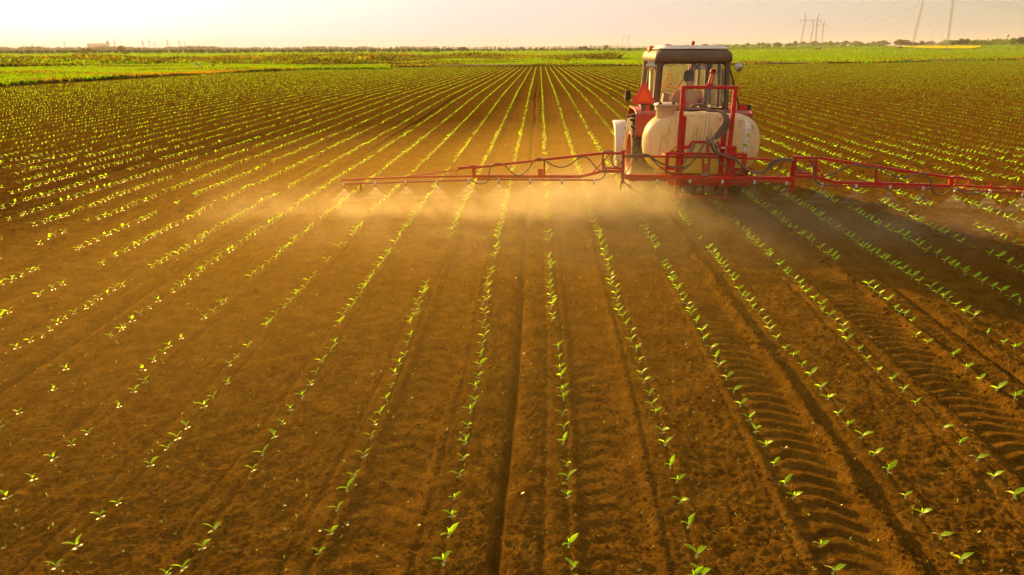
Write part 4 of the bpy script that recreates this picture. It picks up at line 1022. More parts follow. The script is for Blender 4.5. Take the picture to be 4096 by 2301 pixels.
# hinges
m = MB(); m.bar(V3(-1.312, .72), V3(-1.322, 1.20), .05, .05); m.bar(V3(-1.335, .73), V3(-1.335, .60), .022, .03); m.box(V3(-1.32, 1.205), (.085, .07, .02)); m.lathe([(.001, -.03), (.034, -.03), (.034, .03), (.001, .03)], V3(-1.315, .735, -.03), 'y', 16)
m.bar(V3(-1.30, .735, -.05), V3(-1.185, .645, -.05), .032, .02); m.bar(V3(-1.295, .80), V3(-1.15, 1.09), .018); m.bar(V3(-1.33, .95), V3(-1.46, .80), .018); m.build('left_hinge', M['red_dull'], sp, bevel=.004)
m = MB(); m.bar(V3(1.262, .66), V3(1.250, 1.14), .045, .05); m.bar(V3(1.215, .84), V3(1.228, 1.10), .03, .04); m.box(V3(1.245, 1.150), (.085, .07, .018)); m.bar(V3(1.252, .70), V3(1.245, .58), .03, .02); m.bar(V3(1.20, .66, -.02), V3(1.25, .64, -.02), .045, .02); m.build('right_hinge', M['red'], sp, bevel=.004)

# left wing
m = MB()
m.bar(V3(-1.34, 1.166), V3(-1.645, 1.163), .032, .036); m.bar(V3(-1.63, 1.163), V3(-2.565, 1.051), .034, .038); m.bar(V3(-2.555, 1.052), V3(-3.69, .905), .032, .036)
m.bar(V3(-1.33, .888), V3(-1.63, .884), .032, .05); m.bar(V3(-1.62, .886), V3(-1.97, .792), .034, .045); m.bar(V3(-1.955, .794), V3(-3.66, .770), .034, .052)
m.bar(V3(-2.541, 1.05), V3(-2.538, .79), .028, .036); m.bar(V3(-1.634, 1.16), V3(-1.622, .885), .030, .036); m.bar(V3(-3.665, .935), V3(-3.660, .745), .055, .05)
m.bar(V3(-1.52, 1.155), V3(-1.78, .865), .020, .022); m.bar(V3(-1.60, .934), V3(-1.34, .936), .03, .03); m.box(V3(-2.60, .86), (.08, .03, .10))
m.box(V3(-3.665, .945), (.12, .06, .018)); m.build
wl = m.build('left_inner_boom', M['red'], sp, bevel=.003)
m = MB(); m.bar(V3(-1.74, .748, -.03), V3(-3.60, .728, -.03), .022, .026); m.build('spray_pipe', M['red_dull'], wl)
m = MB(); m.bar(V3(-5.86, .682, -.01), V3(-4.81, .738, -.01), .026, .028); m.bar(V3(-4.82, .738, -.01), V3(-3.70, .778, -.01), .026, .030)
m.bar(V3(-4.82, .742, -.01), V3(-3.83, .888, -.01), .016, .016); m.bar(V3(-3.92, .905, -.01), V3(-3.68, .915, -.01), .032, .036); m.bar(V3(-5.545, .66, -.01), V3(-5.552, .495, -.01), .034, .02)
for x, z0, z1 in ((-4.31, .76, .815), (-3.93, .77, .87)): m.bar(V3(x, z0, -.01), V3(x, z1, -.01), .010)
wo_ = m.build('left_outer_boom', M['red'], sp, bevel=.002)
m = MB(); m.bar(V3(-5.84, .615, -.03), V3(-3.70, .715, -.03), .022, .026)
for x in (-5.5, -5.2, -4.75, -4.25): m.bar(V3(x, .63 + (x + 5.84) * .047, -.02), V3(x, .70 + (x + 5.84) * .042, -.02), .012)
m.build('spray_pipe', M['red_dull'], wo_)
for x, z, p in ((-5.82, .605, wo_), (-5.295, .638, wo_), (-4.778, .662, wo_), (-4.261, .682, wo_), (-3.746, .705, wl), (-3.261, .722, wl), (-2.76, .725, wl), (-2.257, .73, wl), (-1.759, .735, wl)): nozzle(x, z, -.035, p)
# right wing
m = MB()
m.bar(V3(1.26, 1.135), V3(1.58, 1.136), .032, .036); m.bar(V3(1.56, 1.137), V3(2.435, 1.014), .034, .038); m.bar(V3(2.42, 1.017), V3(3.52, .866), .034, .036)
m.bar(V3(1.26, .853), V3(1.59, .850), .032, .045); m.bar(V3(1.57, .852), V3(1.875, .768), .034, .045); m.bar(V3(1.86, .769), V3(3.535, .742), .034, .048)
m.bar(V3(1.558, 1.12), V3(1.572, .86), .032, .036); m.bar(V3(2.436, 1.01), V3(2.456, .765), .030, .036); m.bar(V3(3.508, .868), V3(3.522, .73), .045, .045); m.bar(V3(1.44, 1.12), V3(1.72, .825), .024, .026); m.box(V3(2.49, .765), (.09, .03, .07))
m.bar(V3(1.30, .905), V3(1.50, .90), .028); m.box(V3(3.56, .882), (.10, .06, .016)); m.bar(V3(3.54, .885), V3(3.74, .855), .03, .03)
wr = m.build('right_inner_boom', M['red'], sp, bevel=.003)
m = MB(); m.bar(V3(1.68, .728, -.03), V3(3.42, .700, -.03), .022, .026); m.build('spray_pipe', M['red_dull'], wr)
m = MB(); m.bar(V3(3.57, .755, -.01), V3(5.05, .700, -.01), .026, .028); m.bar(V3(3.72, .852, -.01), V3(4.55, .728, -.01), .013, .013); m.bar(V3(4.53, .730, -.01), V3(5.0, .715, -.01), .013, .013)
for x, z0, z1 in ((3.585, .75, .865), (3.77, .75, .842), (4.08, .74, .80)): m.bar(V3(x, z0, -.01), V3(x, z1, -.01), .018)
m.bar(V3(3.60, .82, -.01), V3(3.70, .856, -.01), .014); wro = m.build('right_outer_boom', M['red'], sp, bevel=.002)
m = MB(); m.bar(V3(3.58, .695, -.03), V3(5.05, .643, -.03), .022, .026); m.build('spray_pipe', M['red_dull'], wro)
m = MB()
for x in (3.70, 4.02, 4.50): m.lathe([(.001, -.02), (.014, -.016), (.018, 0), (.014, .016), (.001, .02)], V3(x, .722 - (x - 3.6) * .035, -.035), 'x', 10)
m.build('pipe_clip', M['orange'], wro)
for x, z, p in ((1.68, .728, wr), (2.174, .722, wr), (2.658, .714, wr), (3.132, .706, wr), (3.589, .694, wro), (4.072, .678, wro), (4.539, .661, wro), (5.02, .645, wro)): nozzle(x, z, -.035, p)
# hoses
HOSES = [
 ([(-1.281,1.132),(-1.138,1.159),(-.953,1.162),(-.824,1.075),(-.634,.995),(-.48,.979),(-.329,1.015),(-.237,1.125),(-.151,1.299),(-.06,1.39)], -.10, .013),
 ([(-1.25,1.12),(-1.10,1.145),(-.954,1.150),(-.824,1.037),(-.672,.925),(-.547,.89),(-.426,.918),(-.312,1.024),(-.223,1.169),(-.116,1.35)], -.12, .012),
 ([(-.035,1.351),(.015,1.24),(.078,1.21),(.223,1.161),(.347,1.122),(.446,1.031),(.565,.951),(.708,.922),(.803,.964),(.889,1.078),(.983,1.12),(1.141,1.122)], -.10, .014),
 ([(-.02,1.34),(.035,1.22),(.10,1.19),(.243,1.141),(.36,1.10),(.47,1.00),(.59,.93),(.72,.905),(.84,.95),(.92,1.05),(1.02,1.10),(1.20,1.10)], -.115, .013),
 ([(.054,1.30),(.070,1.213),(.106,1.091),(.194,1.01),(.353,.93),(.477,.891)], -.12, .012),
 ([(.46,1.02),(.475,.95),(.455,.885)], -.09, .014),
 ([(-.544,1.808),(-.397,1.809),(-.16,1.818),(-.067,1.80),(.079,1.794),(.262,1.784)], .16, .020),
 ([(-.319,1.828),(-.266,1.864),(-.176,1.874),(-.1,1.85),(-.042,1.807)], .30, .022),
 ([(-3.717,.725),(-3.624,.67),(-3.53,.663),(-3.435,.711),(-3.404,.897),(-3.338,.972),(-3.245,.992),(-3.152,.947),(-3.06,.856),(-2.967,.802),(-2.875,.832),(-2.782,.925),(-2.691,1.054),(-2.6,1.073),(-2.508,1.029),(-2.361,.958),(-2.233,.948),(-2.107,1.007),(-2.001,1.09),(-1.911,1.109),(-1.819,1.048),(-1.725,.94),(-1.633,.887)], -.04, .011),
 ([(-1.64,1.13),(-1.627,1.189),(-1.538,1.205),(-1.465,1.173),(-1.491,1.12),(-1.496,1.065),(-1.456,.976),(-1.402,.967),(-1.318,1.086)], -.035, .011),
 ([(-1.633,1.106),(-1.601,.98),(-1.587,.853),(-1.638,.776),(-1.736,.751)], -.05, .011),
 ([(.398,1.062),(.505,.979),(.677,.914),(.803,.95),(.906,1.052),(.995,1.12),(1.107,1.125),(1.206,1.106)], -.08, .013),
 ([(1.053,1.11),(1.038,1.0),(.945,.898)], -.05, .010), ([(1.255,1.02),(1.348,.929),(1.461,1.048)], -.03, .011),
 ([(1.506,1.13),(1.515,1.0),(1.534,.90),(1.577,.789),(1.682,.732),(1.796,.725)], -.05, .012),
 ([(1.696,.859),(1.847,.929),(1.965,.997),(2.101,1.041),(2.264,1.018),(2.474,.988),(2.592,.94),(2.73,.876),(2.841,.869),(2.96,.904),(3.065,.931),(3.149,.899),(3.214,.801),(3.267,.684),(3.343,.619),(3.436,.621),(3.503,.68),(3.56,.707),(3.643,.683),(3.76,.643),(3.899,.646),(3.986,.673)], -.045, .012),
 ([(.434,.764),(.492,.671),(.587,.636),(.674,.690)], -.09, .008), ([(.90,.77),(.95,.71),(1.02,.71),(1.05,.77)], -.08, .008)]
for pts, y, r_ in HOSES:
    m = MB(); m.tube(catmull([V3(a, b, y) for a, b in pts], 5), r_, 7); m.build('hose', M['hose'], sp)
for k in range(5):
    m = MB(); d_ = (k - 2) * .022
    m.tube(catmull([V3(.06 + d_ * .3, 1.80, .10 + k * .01), V3(.15 + d_ * .6, 1.765, .03), V3(.175 + d_, 1.66, -.03 - abs(d_) * .5), V3(.14 + d_ * 1.3, 1.545, -.06), V3(.06 + d_ * 1.1, 1.45, -.08), V3(-.02 + d_ * .5, 1.395, -.08)], 6), .0135, 7); m.build('hose', M['hose'], sp)

# ------------------------------------------------------------------ spray volumes, and dust shells that also imitate lens glare
def vol_mat(name, col, dens, aniso):
    T = NT(name); v = T.n('ShaderNodeVolumePrincipled'.replace('ShaderNode', '')) if False else T.t.nodes.new('ShaderNodeVolumePrincipled')
    v.inputs['Color'].default_value = (*col, 1); v.inputs['Density'].default_value = dens; v.inputs['Anisotropy'].default_value = aniso
    T.l(v.outputs[0], T.out.inputs['Volume']); return T, v
T, v = vol_mat('spray_drops', (1, .97, .92), .75, .5); M['spray'] = T.m
T, v = vol_mat('spray_drops_dense', (1, .97, .92), 9, .5); M['spray2'] = T.m
T, v = vol_mat('spray_drops_mid', (1, .97, .92), 1.7, .5); M['spray1'] = T.m
for ring, (mat, hh, sl) in enumerate((('spray', .21, 1.12), ('spray1', .12, 1.0), ('spray2', .045, .9))):
    m = MB()
    for x, z, y in NZTIP:
        z0 = z - (.001 if ring == 0 else 0); w1, w0 = hh * sl, .006; t1 = (.05, .035, .015)[ring]; z0 = z - (.001, .0005, 0)[ring]
        top = [V3(x - w0, z0, y - .005), V3(x + w0, z0, y - .005), V3(x + w0, z0, y + .005), V3(x - w0, z0, y + .005)]
        bot = [V3(x - w1, z0 - hh, y - t1), V3(x + w1, z0 - hh, y - t1), V3(x + w1, z0 - hh, y + t1), V3(x - w1, z0 - hh, y + t1)]
        m.add(top + bot, [(0, 1, 2, 3), (7, 6, 5, 4), (0, 4, 5, 1), (1, 5, 6, 2), (2, 6, 7, 3), (3, 7, 4, 0)])
    o = m.build(('spray_fan', 'spray_cone', 'spray_jet')[ring], M[mat], fixn=True); o.location = (SX, SY, SZ); o.rotation_euler = (0, 0, R(SYAW))
    tag(o, ['fans of fine spray falling from the boom nozzles', 'denser spray in the upper half of each fan', 'bright cores of spray just under each boom nozzle'][ring], 'spray', kind='stuff')

def blob_density(T, blobs, nscale, ndet, lo, hi, total, zfall=None):
    """sum of soft ellipsoids (centre, radii, weight) broken up by noise"""
    p = T.pos(); acc = None
    for c, r_, wgt in blobs:
        s1 = T.n('VectorMath', operation='SUBTRACT'); T.l(p, s1.inputs[0]); s1.inputs[1].default_value = c
        d1 = T.n('VectorMath', operation='DIVIDE'); T.l(s1.outputs[0], d1.inputs[0]); d1.inputs[1].default_value = r_
        dt = T.n('VectorMath', operation='DOT_PRODUCT'); T.l(d1.outputs[0], dt.inputs[0]); T.l(d1.outputs[0], dt.inputs[1])
        e = T.math('MULTIPLY', T.math('POWER', 2.718, T.math('MULTIPLY', dt.outputs['Value'], -1)), wgt)
        acc = e if acc is None else T.math('ADD', acc, e)
    nz = T.n('MapRange'); T.l(T.noise(nscale, ndet, .6, p), nz.inputs[0]); nz.inputs[1].default_value = lo; nz.inputs[2].default_value = hi; nz.inputs[3].default_value = .12; nz.inputs[4].default_value = 1.6
    return T.math('MULTIPLY', T.math('MULTIPLY', acc, nz.outputs[0]), total)
def box_obj(name, x0, x1, y0, y1, z0, z1, mat):
    m = MB(); m.box(((x0 + x1) / 2, (y0 + y1) / 2, (z0 + z1) / 2), (x1 - x0, y1 - y0, z1 - z0)); return m.build(name, mat)
T, v = vol_mat('mist', (1.0, .86, .60), 0, .5)
dn = blob_density(T, [((-.6, 10.8, .15), (3.4, .42, .36), .85), ((-1.5, 10.0, .05), (3.2, 1.0, .22), .25), ((.6, 9.4, .05), (2.6, 1.4, .28), .20), ((1.1, 10.9, .25), (1.1, .60, .42), 2.0), ((2.5, 10.4, .12), (1.4, .8, .26), .40), ((4.2, 9.7, .08), (2.0, 1.0, .26), .30), ((7.5, 10.0, .08), (3.5, .5, .30), .22)], 2.6, 4, .32, .72, 1.0)
T.l(dn, v.inputs['Density']); T.m.cycles.volume_step_rate = .5
o = box_obj('spray_mist', -5.5, 11.0, 7.6, 12.3, -.1, 1.05, T.m); tag(o, 'pale drifting spray mist hanging along the ground under the boom', 'mist', kind='stuff')
T, v = vol_mat('dust', (1.0, .66, .16), .0064, .35); M['dust'] = T.m  # volume mixes thin dust with an imitated golden lens glare
K_ = lambda n: [(1 - i / n) ** .95 for i in range(n)]
for c, rad, ks, lab in (((-1.0, 10.4, -.2), (7.4, 8.2, 1.7), K_(9), 'golden lens-glare veil and thin dust low over the rows left of the tractor'),
                   ((.8, 14.5, -.2), (3.0, 6.0, 2.0), K_(4), 'golden dust and lens-glare veil beyond the boom beside the tractor'),
                   ((-2.8, 5.4, -.2), (6.8, 5.8, 1.1), K_(7), 'golden lens-glare veil with thin dust over the near rows on the left')):
    for k in ks:
        m = MB(); m.lathe([(math.cos(R(q)), math.sin(R(q))) for q in range(-90, 91, 6)], (0, 0, 0), 'z', 40)
        m.v = [(c[0] + p[0] * rad[0] * k, c[1] + p[1] * rad[1] * k, c[2] + p[2] * rad[2] * k) for p in m.v]
        o = m.build('dust_glare_veil', M['dust']); tag(o, lab, 'dust', kind='stuff')

# ------------------------------------------------------------------ pylons of the two-legged kind
def lattice(m, a, b, w0, w1, n, ch, br):
    """square lattice mast from a to b"""
    a, b = Vector(a), Vector(b); d = (b - a).normalized(); r = d.cross(Vector((0, 1, 0))).normalized(); q = d.cross(r).normalized(); pr = []
    for i in range(n + 1):
        t = i / n; wd = (w0 + (w1 - w0) * t) / 2 * (min(1, .25 + t * 5, .35 + (1 - t) * 5)); c = a.lerp(b, t)
        pr.append([c + r * wd * sx + q * wd * sy for sx, sy in ((-1, -1), (1, -1), (1, 1), (-1, 1))])
    for i in range(n):
        for k in range(4):
            m.bar(pr[i][k], pr[i + 1][k], ch, ch); m.bar(pr[i][k], pr[i + 1][(k + 1) % 4], br, br)
        if i % 4 == 0:
            for k in range(4): m.bar(pr[i][k], pr[i][(k + 1) % 4], br * 1.5, br * 1.5)
PYH, FW, BW, BL = 33.5, 11.2, 8.6, 15.8
def pylon_parts(cw, bw, lw, gw, q=1.0):
    out = []
    for s in (-1, 1):
        m = MB(); lattice(m, (s * FW, 0, 0), (s * BW, 0, PYH), lw, lw, 30, cw, bw); m.box((s * FW, 0, .2), (1.4, 1.4, .7)); out.append(('leg', m, 'galv'))
        m = MB(); lattice(m, (s * BW, 0, PYH), (s * (BW + 2.0), 0, PYH + 9.0), lw, .25, 8, cw, bw); out.append(('peak', m, 'galv'))
        m = MB(); m.tube([(s * FW * .97, 0, 1), (-s * BW, 0, PYH)], gw, 4); m.tube([(s * BW, 0, PYH), (s * (FW - 1), 14, .3)], gw, 4); m.tube([(s * BW, 0, PYH), (s * (FW - 1), -14, .3)], gw, 4); out.append(('guy_wire', m, 'wire'))
    m = MB()
    for y in (-.55, .55):
        m.bar((-BW - 1.5, y, PYH + .9), (BW + 1.5, y, PYH + .9), .12 * q); m.bar((-BL, y * .3, PYH - .4), (BL, y * .3, PYH - .4), .12 * q)
        for s in (-1, 1): m.bar((s * (BW + 1.5), y, PYH + .9), (s * BL, y * .3, PYH - .4), .10 * q)
    k = -BL
    while k < BL - 1.2: m.bar((k, 0, PYH - .4), (k + .8, 0, PYH + (.9 if abs(k) < BW else .3)), .06); m.bar((k + .8, 0, PYH + (.9 if abs(k) < BW else .3)), (k + 1.6, 0, PYH - .4), .06); k += 1.6
    out.append(('crossarm', m, 'galv'))
    for x in (-BL + .3, 0, BL - .3):
        m = MB(); m.lathe([(.05, 0), (.25, -.3), (.12, -.8), (.28, -1.1), (.14, -1.7), (.3, -2.0), (.12, -2.7), (.3, -3.0), (.05, -3.4)], (x, 0, PYH - .5), 'z', 8); out.append(('insulator', m, 'wire'))
    return out
py_near = [(nm, mb_mesh(m, nm, M[mt])) for nm, m, mt in pylon_parts(.085, .05, .9, .02)]
py_far = [(nm, mb_mesh(m, nm, M['galv_dark'] if mt == 'galv' else M[mt])) for nm, m, mt in pylon_parts(.15, .10, 1.2, .04, 1.7)]
def pylon(px, D, rz, lab, sc=1.0):
    x, y = far(px, D); t = empty('pylon', (x, y, gz(x, y)), R(rz)); t.scale = (sc, sc, sc)
    for nm, me in (py_near if D < 600 else py_far): c = bpy.data.objects.new(nm, me); COL.objects.link(c); c.parent = t
    tag(t, lab, 'power pylon', 'two-legged guyed power pylons'); return t
P0 = pylon(3722, 392, 14, 'nearest two-legged lattice pylon at the right edge, its top cut off by the photo')
P1 = pylon(3234, 1000, 10, 'tall two-legged pylon right of the tractor, the larger of the overlapping pair')
P2 = pylon(3265, 1230, 8, 'smaller two-legged pylon behind the larger one right of the tractor')
for px, D, lab in ((2504, 2300, 'two-legged pylon standing just left of the tractor cab'), (2024, 2650, 'two-legged pylon above the converging crop rows, left of the one beside the cab'),
                   (1686, 2850, 'hazy two-legged pylon above the long dark tree clump'), (1430, 3300, 'hazy two-legged pylon beside the small pale factory'),
                   (1224, 4000, 'faint two-legged pylon above the left treeline, rightmost of three faint ones'), (1071, 4800, 'faint two-legged pylon, middle of three above the left treeline'), (946, 5300, 'faintest two-legged pylon, leftmost of three above the left treeline')):
    pylon(px, D, 5, lab)
def arm_pt(P, x): return P.matrix_basis @ Vector((x, 0, PYH - 3.9))
def span(name, a, b, sag, r, lab):
    pts = [a.lerp(b, i / 24) - Vector((0, 0, sag * 4 * (i / 24) * (1 - i / 24))) for i in range(25)]
    m = MB(); m.tube(pts, r, 4); o = m.build(name, M['wire']); tag(o, lab, 'power cable', 'conductors of the power line'); return o
bpy.context.view_layer.update()
E0 = Vector((*far(5000, 640), 0))
for i, x in enumerate((-BL + .3, 0, BL - .3)):
    nm = ('left', 'middle', 'right')[i]
    span('power_cable', arm_pt(P0, x), arm_pt(P1, x), 14, .045, f'{nm} cable sagging between the nearest pylon and the overlapping pair')
    span('power_cable', arm_pt(P0, x), E0 + Vector((x * .5, x * .8, 27)), 9, .035, f'{nm} cable running from the nearest pylon out of the right edge')

# single lattice masts far to the left
def mast_parts():
    m = MB(); lattice(m, (0, 0, 0), (0, 0, 34), 5.0, 1.2, 12, .30, .18)
    m2 = MB()
    for z, L in ((24, 7.5), (28.5, 5.5)): m2.bar((-L, 0, z), (L, 0, z), .35); m2.bar((-L, 0, z), (0, 0, z + 1.6), .2); m2.bar((L, 0, z), (0, 0, z + 1.6), .2)
    m2.bar((0, 0, 34), (0, 0, 37), .3); return [('mast', m), ('crossarm', m2)]
mp_ = [(nm, mb_mesh(m, nm, M['galv'])) for nm, m in mast_parts()]
for i, (px, top, wide) in enumerate(((103, 168, 1.2), (140, 175, 1), (189, 171, 1), (237, 180, .7), (267, 166, 1.3), (467, 161, 1), (579, 163, .7), (605, 164, .8), (626, 172, .7), (678, 162, .7), (725, 165, .8), (747, 172, .7))):
    D = 95000 / (202 - top + 2); x, y = far(px, D); t = empty('lattice_mast', (x, y, gz(x, y)), R(random.uniform(-60, 20)))
    for nm, me in mp_: c = bpy.data.objects.new(nm, me); COL.objects.link(c); c.parent = t
    side = 'left' if px < 362 else 'right'; n_ = i + 1 if side == 'left' else i - 4
    tag(t, 'far single-mast pylon, %s %s of the white grain silo' % (ordn((5 - i) if side == 'left' else n_), side), 'power pylon', 'single-mast pylons on the left horizon')

# silo, small works buildings, water tower
def place(name, px, D, lab, cat, rz=0):
    x, y = far(px, D); t = empty(name, (x, y, gz(x, y)), R(rz)); tag(t, lab, cat); return t
t = place('grain_silo', 403, 3700, 'long pale grain silo with a tall tower on the far left horizon', 'silo', 32)
m = MB(); m.box((-9, 0, 16), (86, 26, 32)); 
m.build('storage_block', M['concrete'], t)
m = MB()
for k in range(11): m.lathe([(4.1, 0), (4.1, 31.5), (.1, 32.5)], (-48 + k * 7.8, -13, 0), 'z', 12)
m.build('bins', M['concrete'], t)
m = MB(); m.box((41, 0, 22.5), (15, 28, 45)); m.box((41, 0, 46), (10, 16, 3)); m.build('lift_tower', M['concrete'], t)
m = MB(); m.box((-9, 0, 33.6), (84, 6, 3.4)); m.build('gallery', M['concrete'], t)
def shed(px, D, W_, H_, lab, roofpitch=.2):
    t = place('factory_building', px, D, lab, 'building', 20)
    m = MB(); m.box((0, 0, H_ / 2), (W_, W_ * .5, H_)); m.build('wall', M['concrete'], t)
    m = MB(); m.plate([(-W_ / 2 - .5, -W_ * .27, H_), (W_ / 2 + .5, -W_ * .27, H_), (W_ / 2 + .5, 0, H_ + W_ * roofpitch * .4), (-W_ / 2 - .5, 0, H_ + W_ * roofpitch * .4)], (0, 0, 1), .3); m.plate([(-W_ / 2 - .5, W_ * .27, H_), (W_ / 2 + .5, W_ * .27, H_), (W_ / 2 + .5, 0, H_ + W_ * roofpitch * .4), (-W_ / 2 - .5, 0, H_ + W_ * roofpitch * .4)], (0, 0, 1), .3); m.build('roof', M['steel'], t)
    for k in range(4):
        m = MB(); m.box((-W_ * .36 + k * W_ * .24, -W_ * .25 - .05, H_ * .62), (W_ * .1, .1, H_ * .15)); m.build('window', M['black'], t)
    return t
shed(530, 3300, 26, 14, 'pale low works building just right of the white silo'); shed(594, 3500, 13, 13, 'tiny pale shed, second building right of the white silo'); shed(1455, 3200, 36, 12, 'small pale factory under the hazy pylon in the middle left')
m = MB(); t = place('factory_chimney', 1472, 3200, 'stubby pale chimney at the right end of the small factory', 'chimney'); m.lathe([(2.4, 0), (1.8, 20), (1.9, 20.5), (.1, 20.5)], (0, 0, 0), 'z', 12); m.build('stack', M['concrete'], t)
t = place('water_tower', 4024, 1900, 'small water tower on a thin shaft above the right treeline', 'water tower')
m = MB(); m.lathe([(1.4, 0), (1.1, 20), (1.6, 21.5)], (0, 0, 0), 'z', 12); m.build('shaft', M['concrete'], t)
m = MB(); m.lathe([(1.6, 21), (4.2, 24), (4.6, 26.5), (3.6, 28.5), (.1, 29.6)], (0, 0, 0), 'z', 16); m.build('tank', M['concrete'], t)

# distant tractor and parked car
t = empty('tractor', (*far(3278, 560), 0), R(75)); t.location.z = gz(t.location.x, t.location.y) + .1; tag(t, 'tiny distant red tractor with a grey cab in the right-hand field', 'tractor')
m = MB(); m.box((0, 1.3, 1.15), (.8, 2.2, .75), taper=(.85, .95)); m.box((0, -.2, .9), (.7, 1.6, .6)); m.build('bonnet', M['red_dull'], t, bevel=.05)
m = MB(); m.box((0, -.45, 2.0), (1.35, 1.4, 1.35), taper=(.88, .85)); m.build('cab', M['steel'], t, bevel=.04)
m = MB(); m.box((0, -.45, 2.72), (1.4, 1.45, .12)); m.build('roof', M['white'], t, bevel=.03)
for x, y, r_, w_ in ((-.8, -.5, .82, .42), (.8, -.5, .82, .42), (-.75, 1.9, .55, .3), (.75, 1.9, .55, .3)):
    m = MB(); m.lathe([(r_ * .5, -w_ / 2), (r_, -w_ * .42), (r_, w_ * .42), (r_ * .5, w_ / 2), (.01, w_ * .3)], (x, y, r_), 'x', 20); m.build('wheel', M['tyre'], t)
t = empty('parked_car', (*far(3602, 590), 0), R(82)); t.location.z = gz(t.location.x, t.location.y) + .1; tag(t, 'tiny parked white car near the foot of the nearest pylon', 'car')
m = MB(); P = []; secs = [(-2.1, .35, .95), (-1.9, .30, 1.10), (-.9, .28, 1.12), (.9, .28, 1.08), (1.9, .30, .92), (2.2, .38, .75)]
for y, z0, z1 in secs: P += [(-.85, y, z0), (.85, y, z0), (.85, y, z1), (-.85, y, z1)]
m.add(P, [(i * 4 + j, i * 4 + (j + 1) % 4, i * 4 + 4 + (j + 1) % 4, i * 4 + 4 + j) for i in range(5) for j in range(4)] + [(3, 2, 1, 0), (20, 21, 22, 23)]); m.build('body', M['brown'], t, bevel=.06, fixn=True)
m = MB(); P = []
for y, z, hw in ((-1.8, 1.10, .78), (-1.1, 1.58, .62), (.35, 1.60, .62), (1.2, 1.08, .78)): P += [(-hw, y, z), (hw, y, z)]
m.add(P, [(0, 1, 3, 2), (2, 3, 5, 4), (4, 5, 7, 6), (0, 2, 4, 6), (1, 7, 5, 3)]); m.build('roof', M['white'], t, bevel=.04)
for x in (-.82, .82):
    for y in (-1.35, 1.4): m = MB(); m.lathe([(.2, -.1), (.33, -.09), (.33, .09), (.2, .1), (.01, .06)], (x, y, .33), 'x', 16); m.build('wheel', M['tyre'], t)

# ------------------------------------------------------------------ vegetation beyond the field
def leaf_cloud(r, blobs, n, size, flat=.75):
    """many small leaf clumps spread through the volume of a few overlapping blobs"""
    P, F = [], []; vols = np.array([b[3] ** 2 for b in blobs]); vols /= vols.sum()
    for _ in range(n):
        cx, cy_, cz, br = blobs[np.searchsorted(np.cumsum(vols), r.random() * .9999)]
        d = Vector((r.gauss(0, 1), r.gauss(0, 1), r.gauss(0, 1))).normalized(); q = r.uniform(.45, 1.08) ** .6
        c = Vector((cx, cy_, cz)) + Vector((d.x * br * q, d.y * br * q, d.z * br * q * flat))
        s = size * r.uniform(.5, 1.4); e = Euler((r.uniform(0, 6.3), r.uniform(0, 6.3), r.uniform(0, 6.3))).to_matrix(); b = len(P)
        for a in ((-s, -.5 * s, 0), (s * .7, -.6 * s, .2 * s), (s, .5 * s, 0), (-.5 * s, .7 * s, -.2 * s)): P.append(c + e @ Vector(a))
        F.append((b, b + 1, b + 2, b + 3))
    return P, F
def tree_proto(k):
    """unit tree, 10 m tall"""
    r = random.Random(500 + k); trunk = MB(); crown = MB()
    kind = k % 6
    if kind == 0: bl = [(0, 0, 6.3, 2.9), (-1.9, .3, 5.2, 2.2), (1.9, -.4, 5.6, 2.3), (.4, .6, 8.2, 1.9), (-.8, -.6, 3.4, 2.0)]
    elif kind == 1: bl = [(0, 0, 5.0, 2.6), (.3, 0, 7.4, 2.0), (-.2, .2, 9.0, 1.1), (.9, .3, 3.4, 2.2), (-1.2, 0, 4.0, 1.9)]
    elif kind == 2: bl = [(-2.6, 0, 4.6, 2.6), (0, .3, 5.9, 3.2), (2.8, -.2, 5.0, 2.7), (1.2, .2, 8.0, 2.0), (-1.5, 0, 7.3, 1.8), (0, 0, 3, 2.8)]
    elif kind == 3: bl = [(0, 0, 4.6, 1.6), (-1.3, 0, 6.6, 1.5), (1.5, .2, 7.2, 1.6), (.1, .4, 8.8, 1.1), (-.4, -.4, 3.0, 1.3)]
    elif kind == 4: bl = [(0, 0, 4.2, 4.2), (-3.2, 0, 3.4, 3.2), (3.3, .2, 3.3, 3.3), (1.2, 0, 6.6, 2.8), (-1.6, .1, 6.0, 2.4)]
    else: bl = [(0, 0, 4.4, 3.6), (.6, .2, 6.6, 2.8), (-1.6, .2, 4.2, 2.8), (1.9, .2, 4.0, 2.9), (.2, 0, 8.6, 1.5)]
    P, F = leaf_cloud(r, bl, 900, .42); crown.add(P, F)
    top = bl[0][2] + 1; trunk.tube(catmull([(0, 0, -.3), (.12, 0, top * .35), (-.05, .05, top * .7), (.1, 0, top)], 3), [.34 - .022 * i for i in range(10)], 7)
    for b in bl[1:5]: trunk.tube([(0, 0, top * r.uniform(.25, .5)), (b[0] * .5, b[1] * .5, b[2] * .7), (b[0], b[1], b[2])], [.14, .09, .03], 5)
    return [(nm, mb_mesh(m, nm, mt)) for nm, m, mt in (('trunk', trunk, M['bark']), ('crown', crown, M['tree_green']))]
TP = [tree_proto(k) for k in range(6)]
CROWN = {}
for k in range(6):
    for c in ('tree_green', 'tree_dark', 'tree_rust'):
        me = TP[k][1][1].copy(); me.materials.clear(); me.materials.append(M[c]); CROWN[k, c] = me
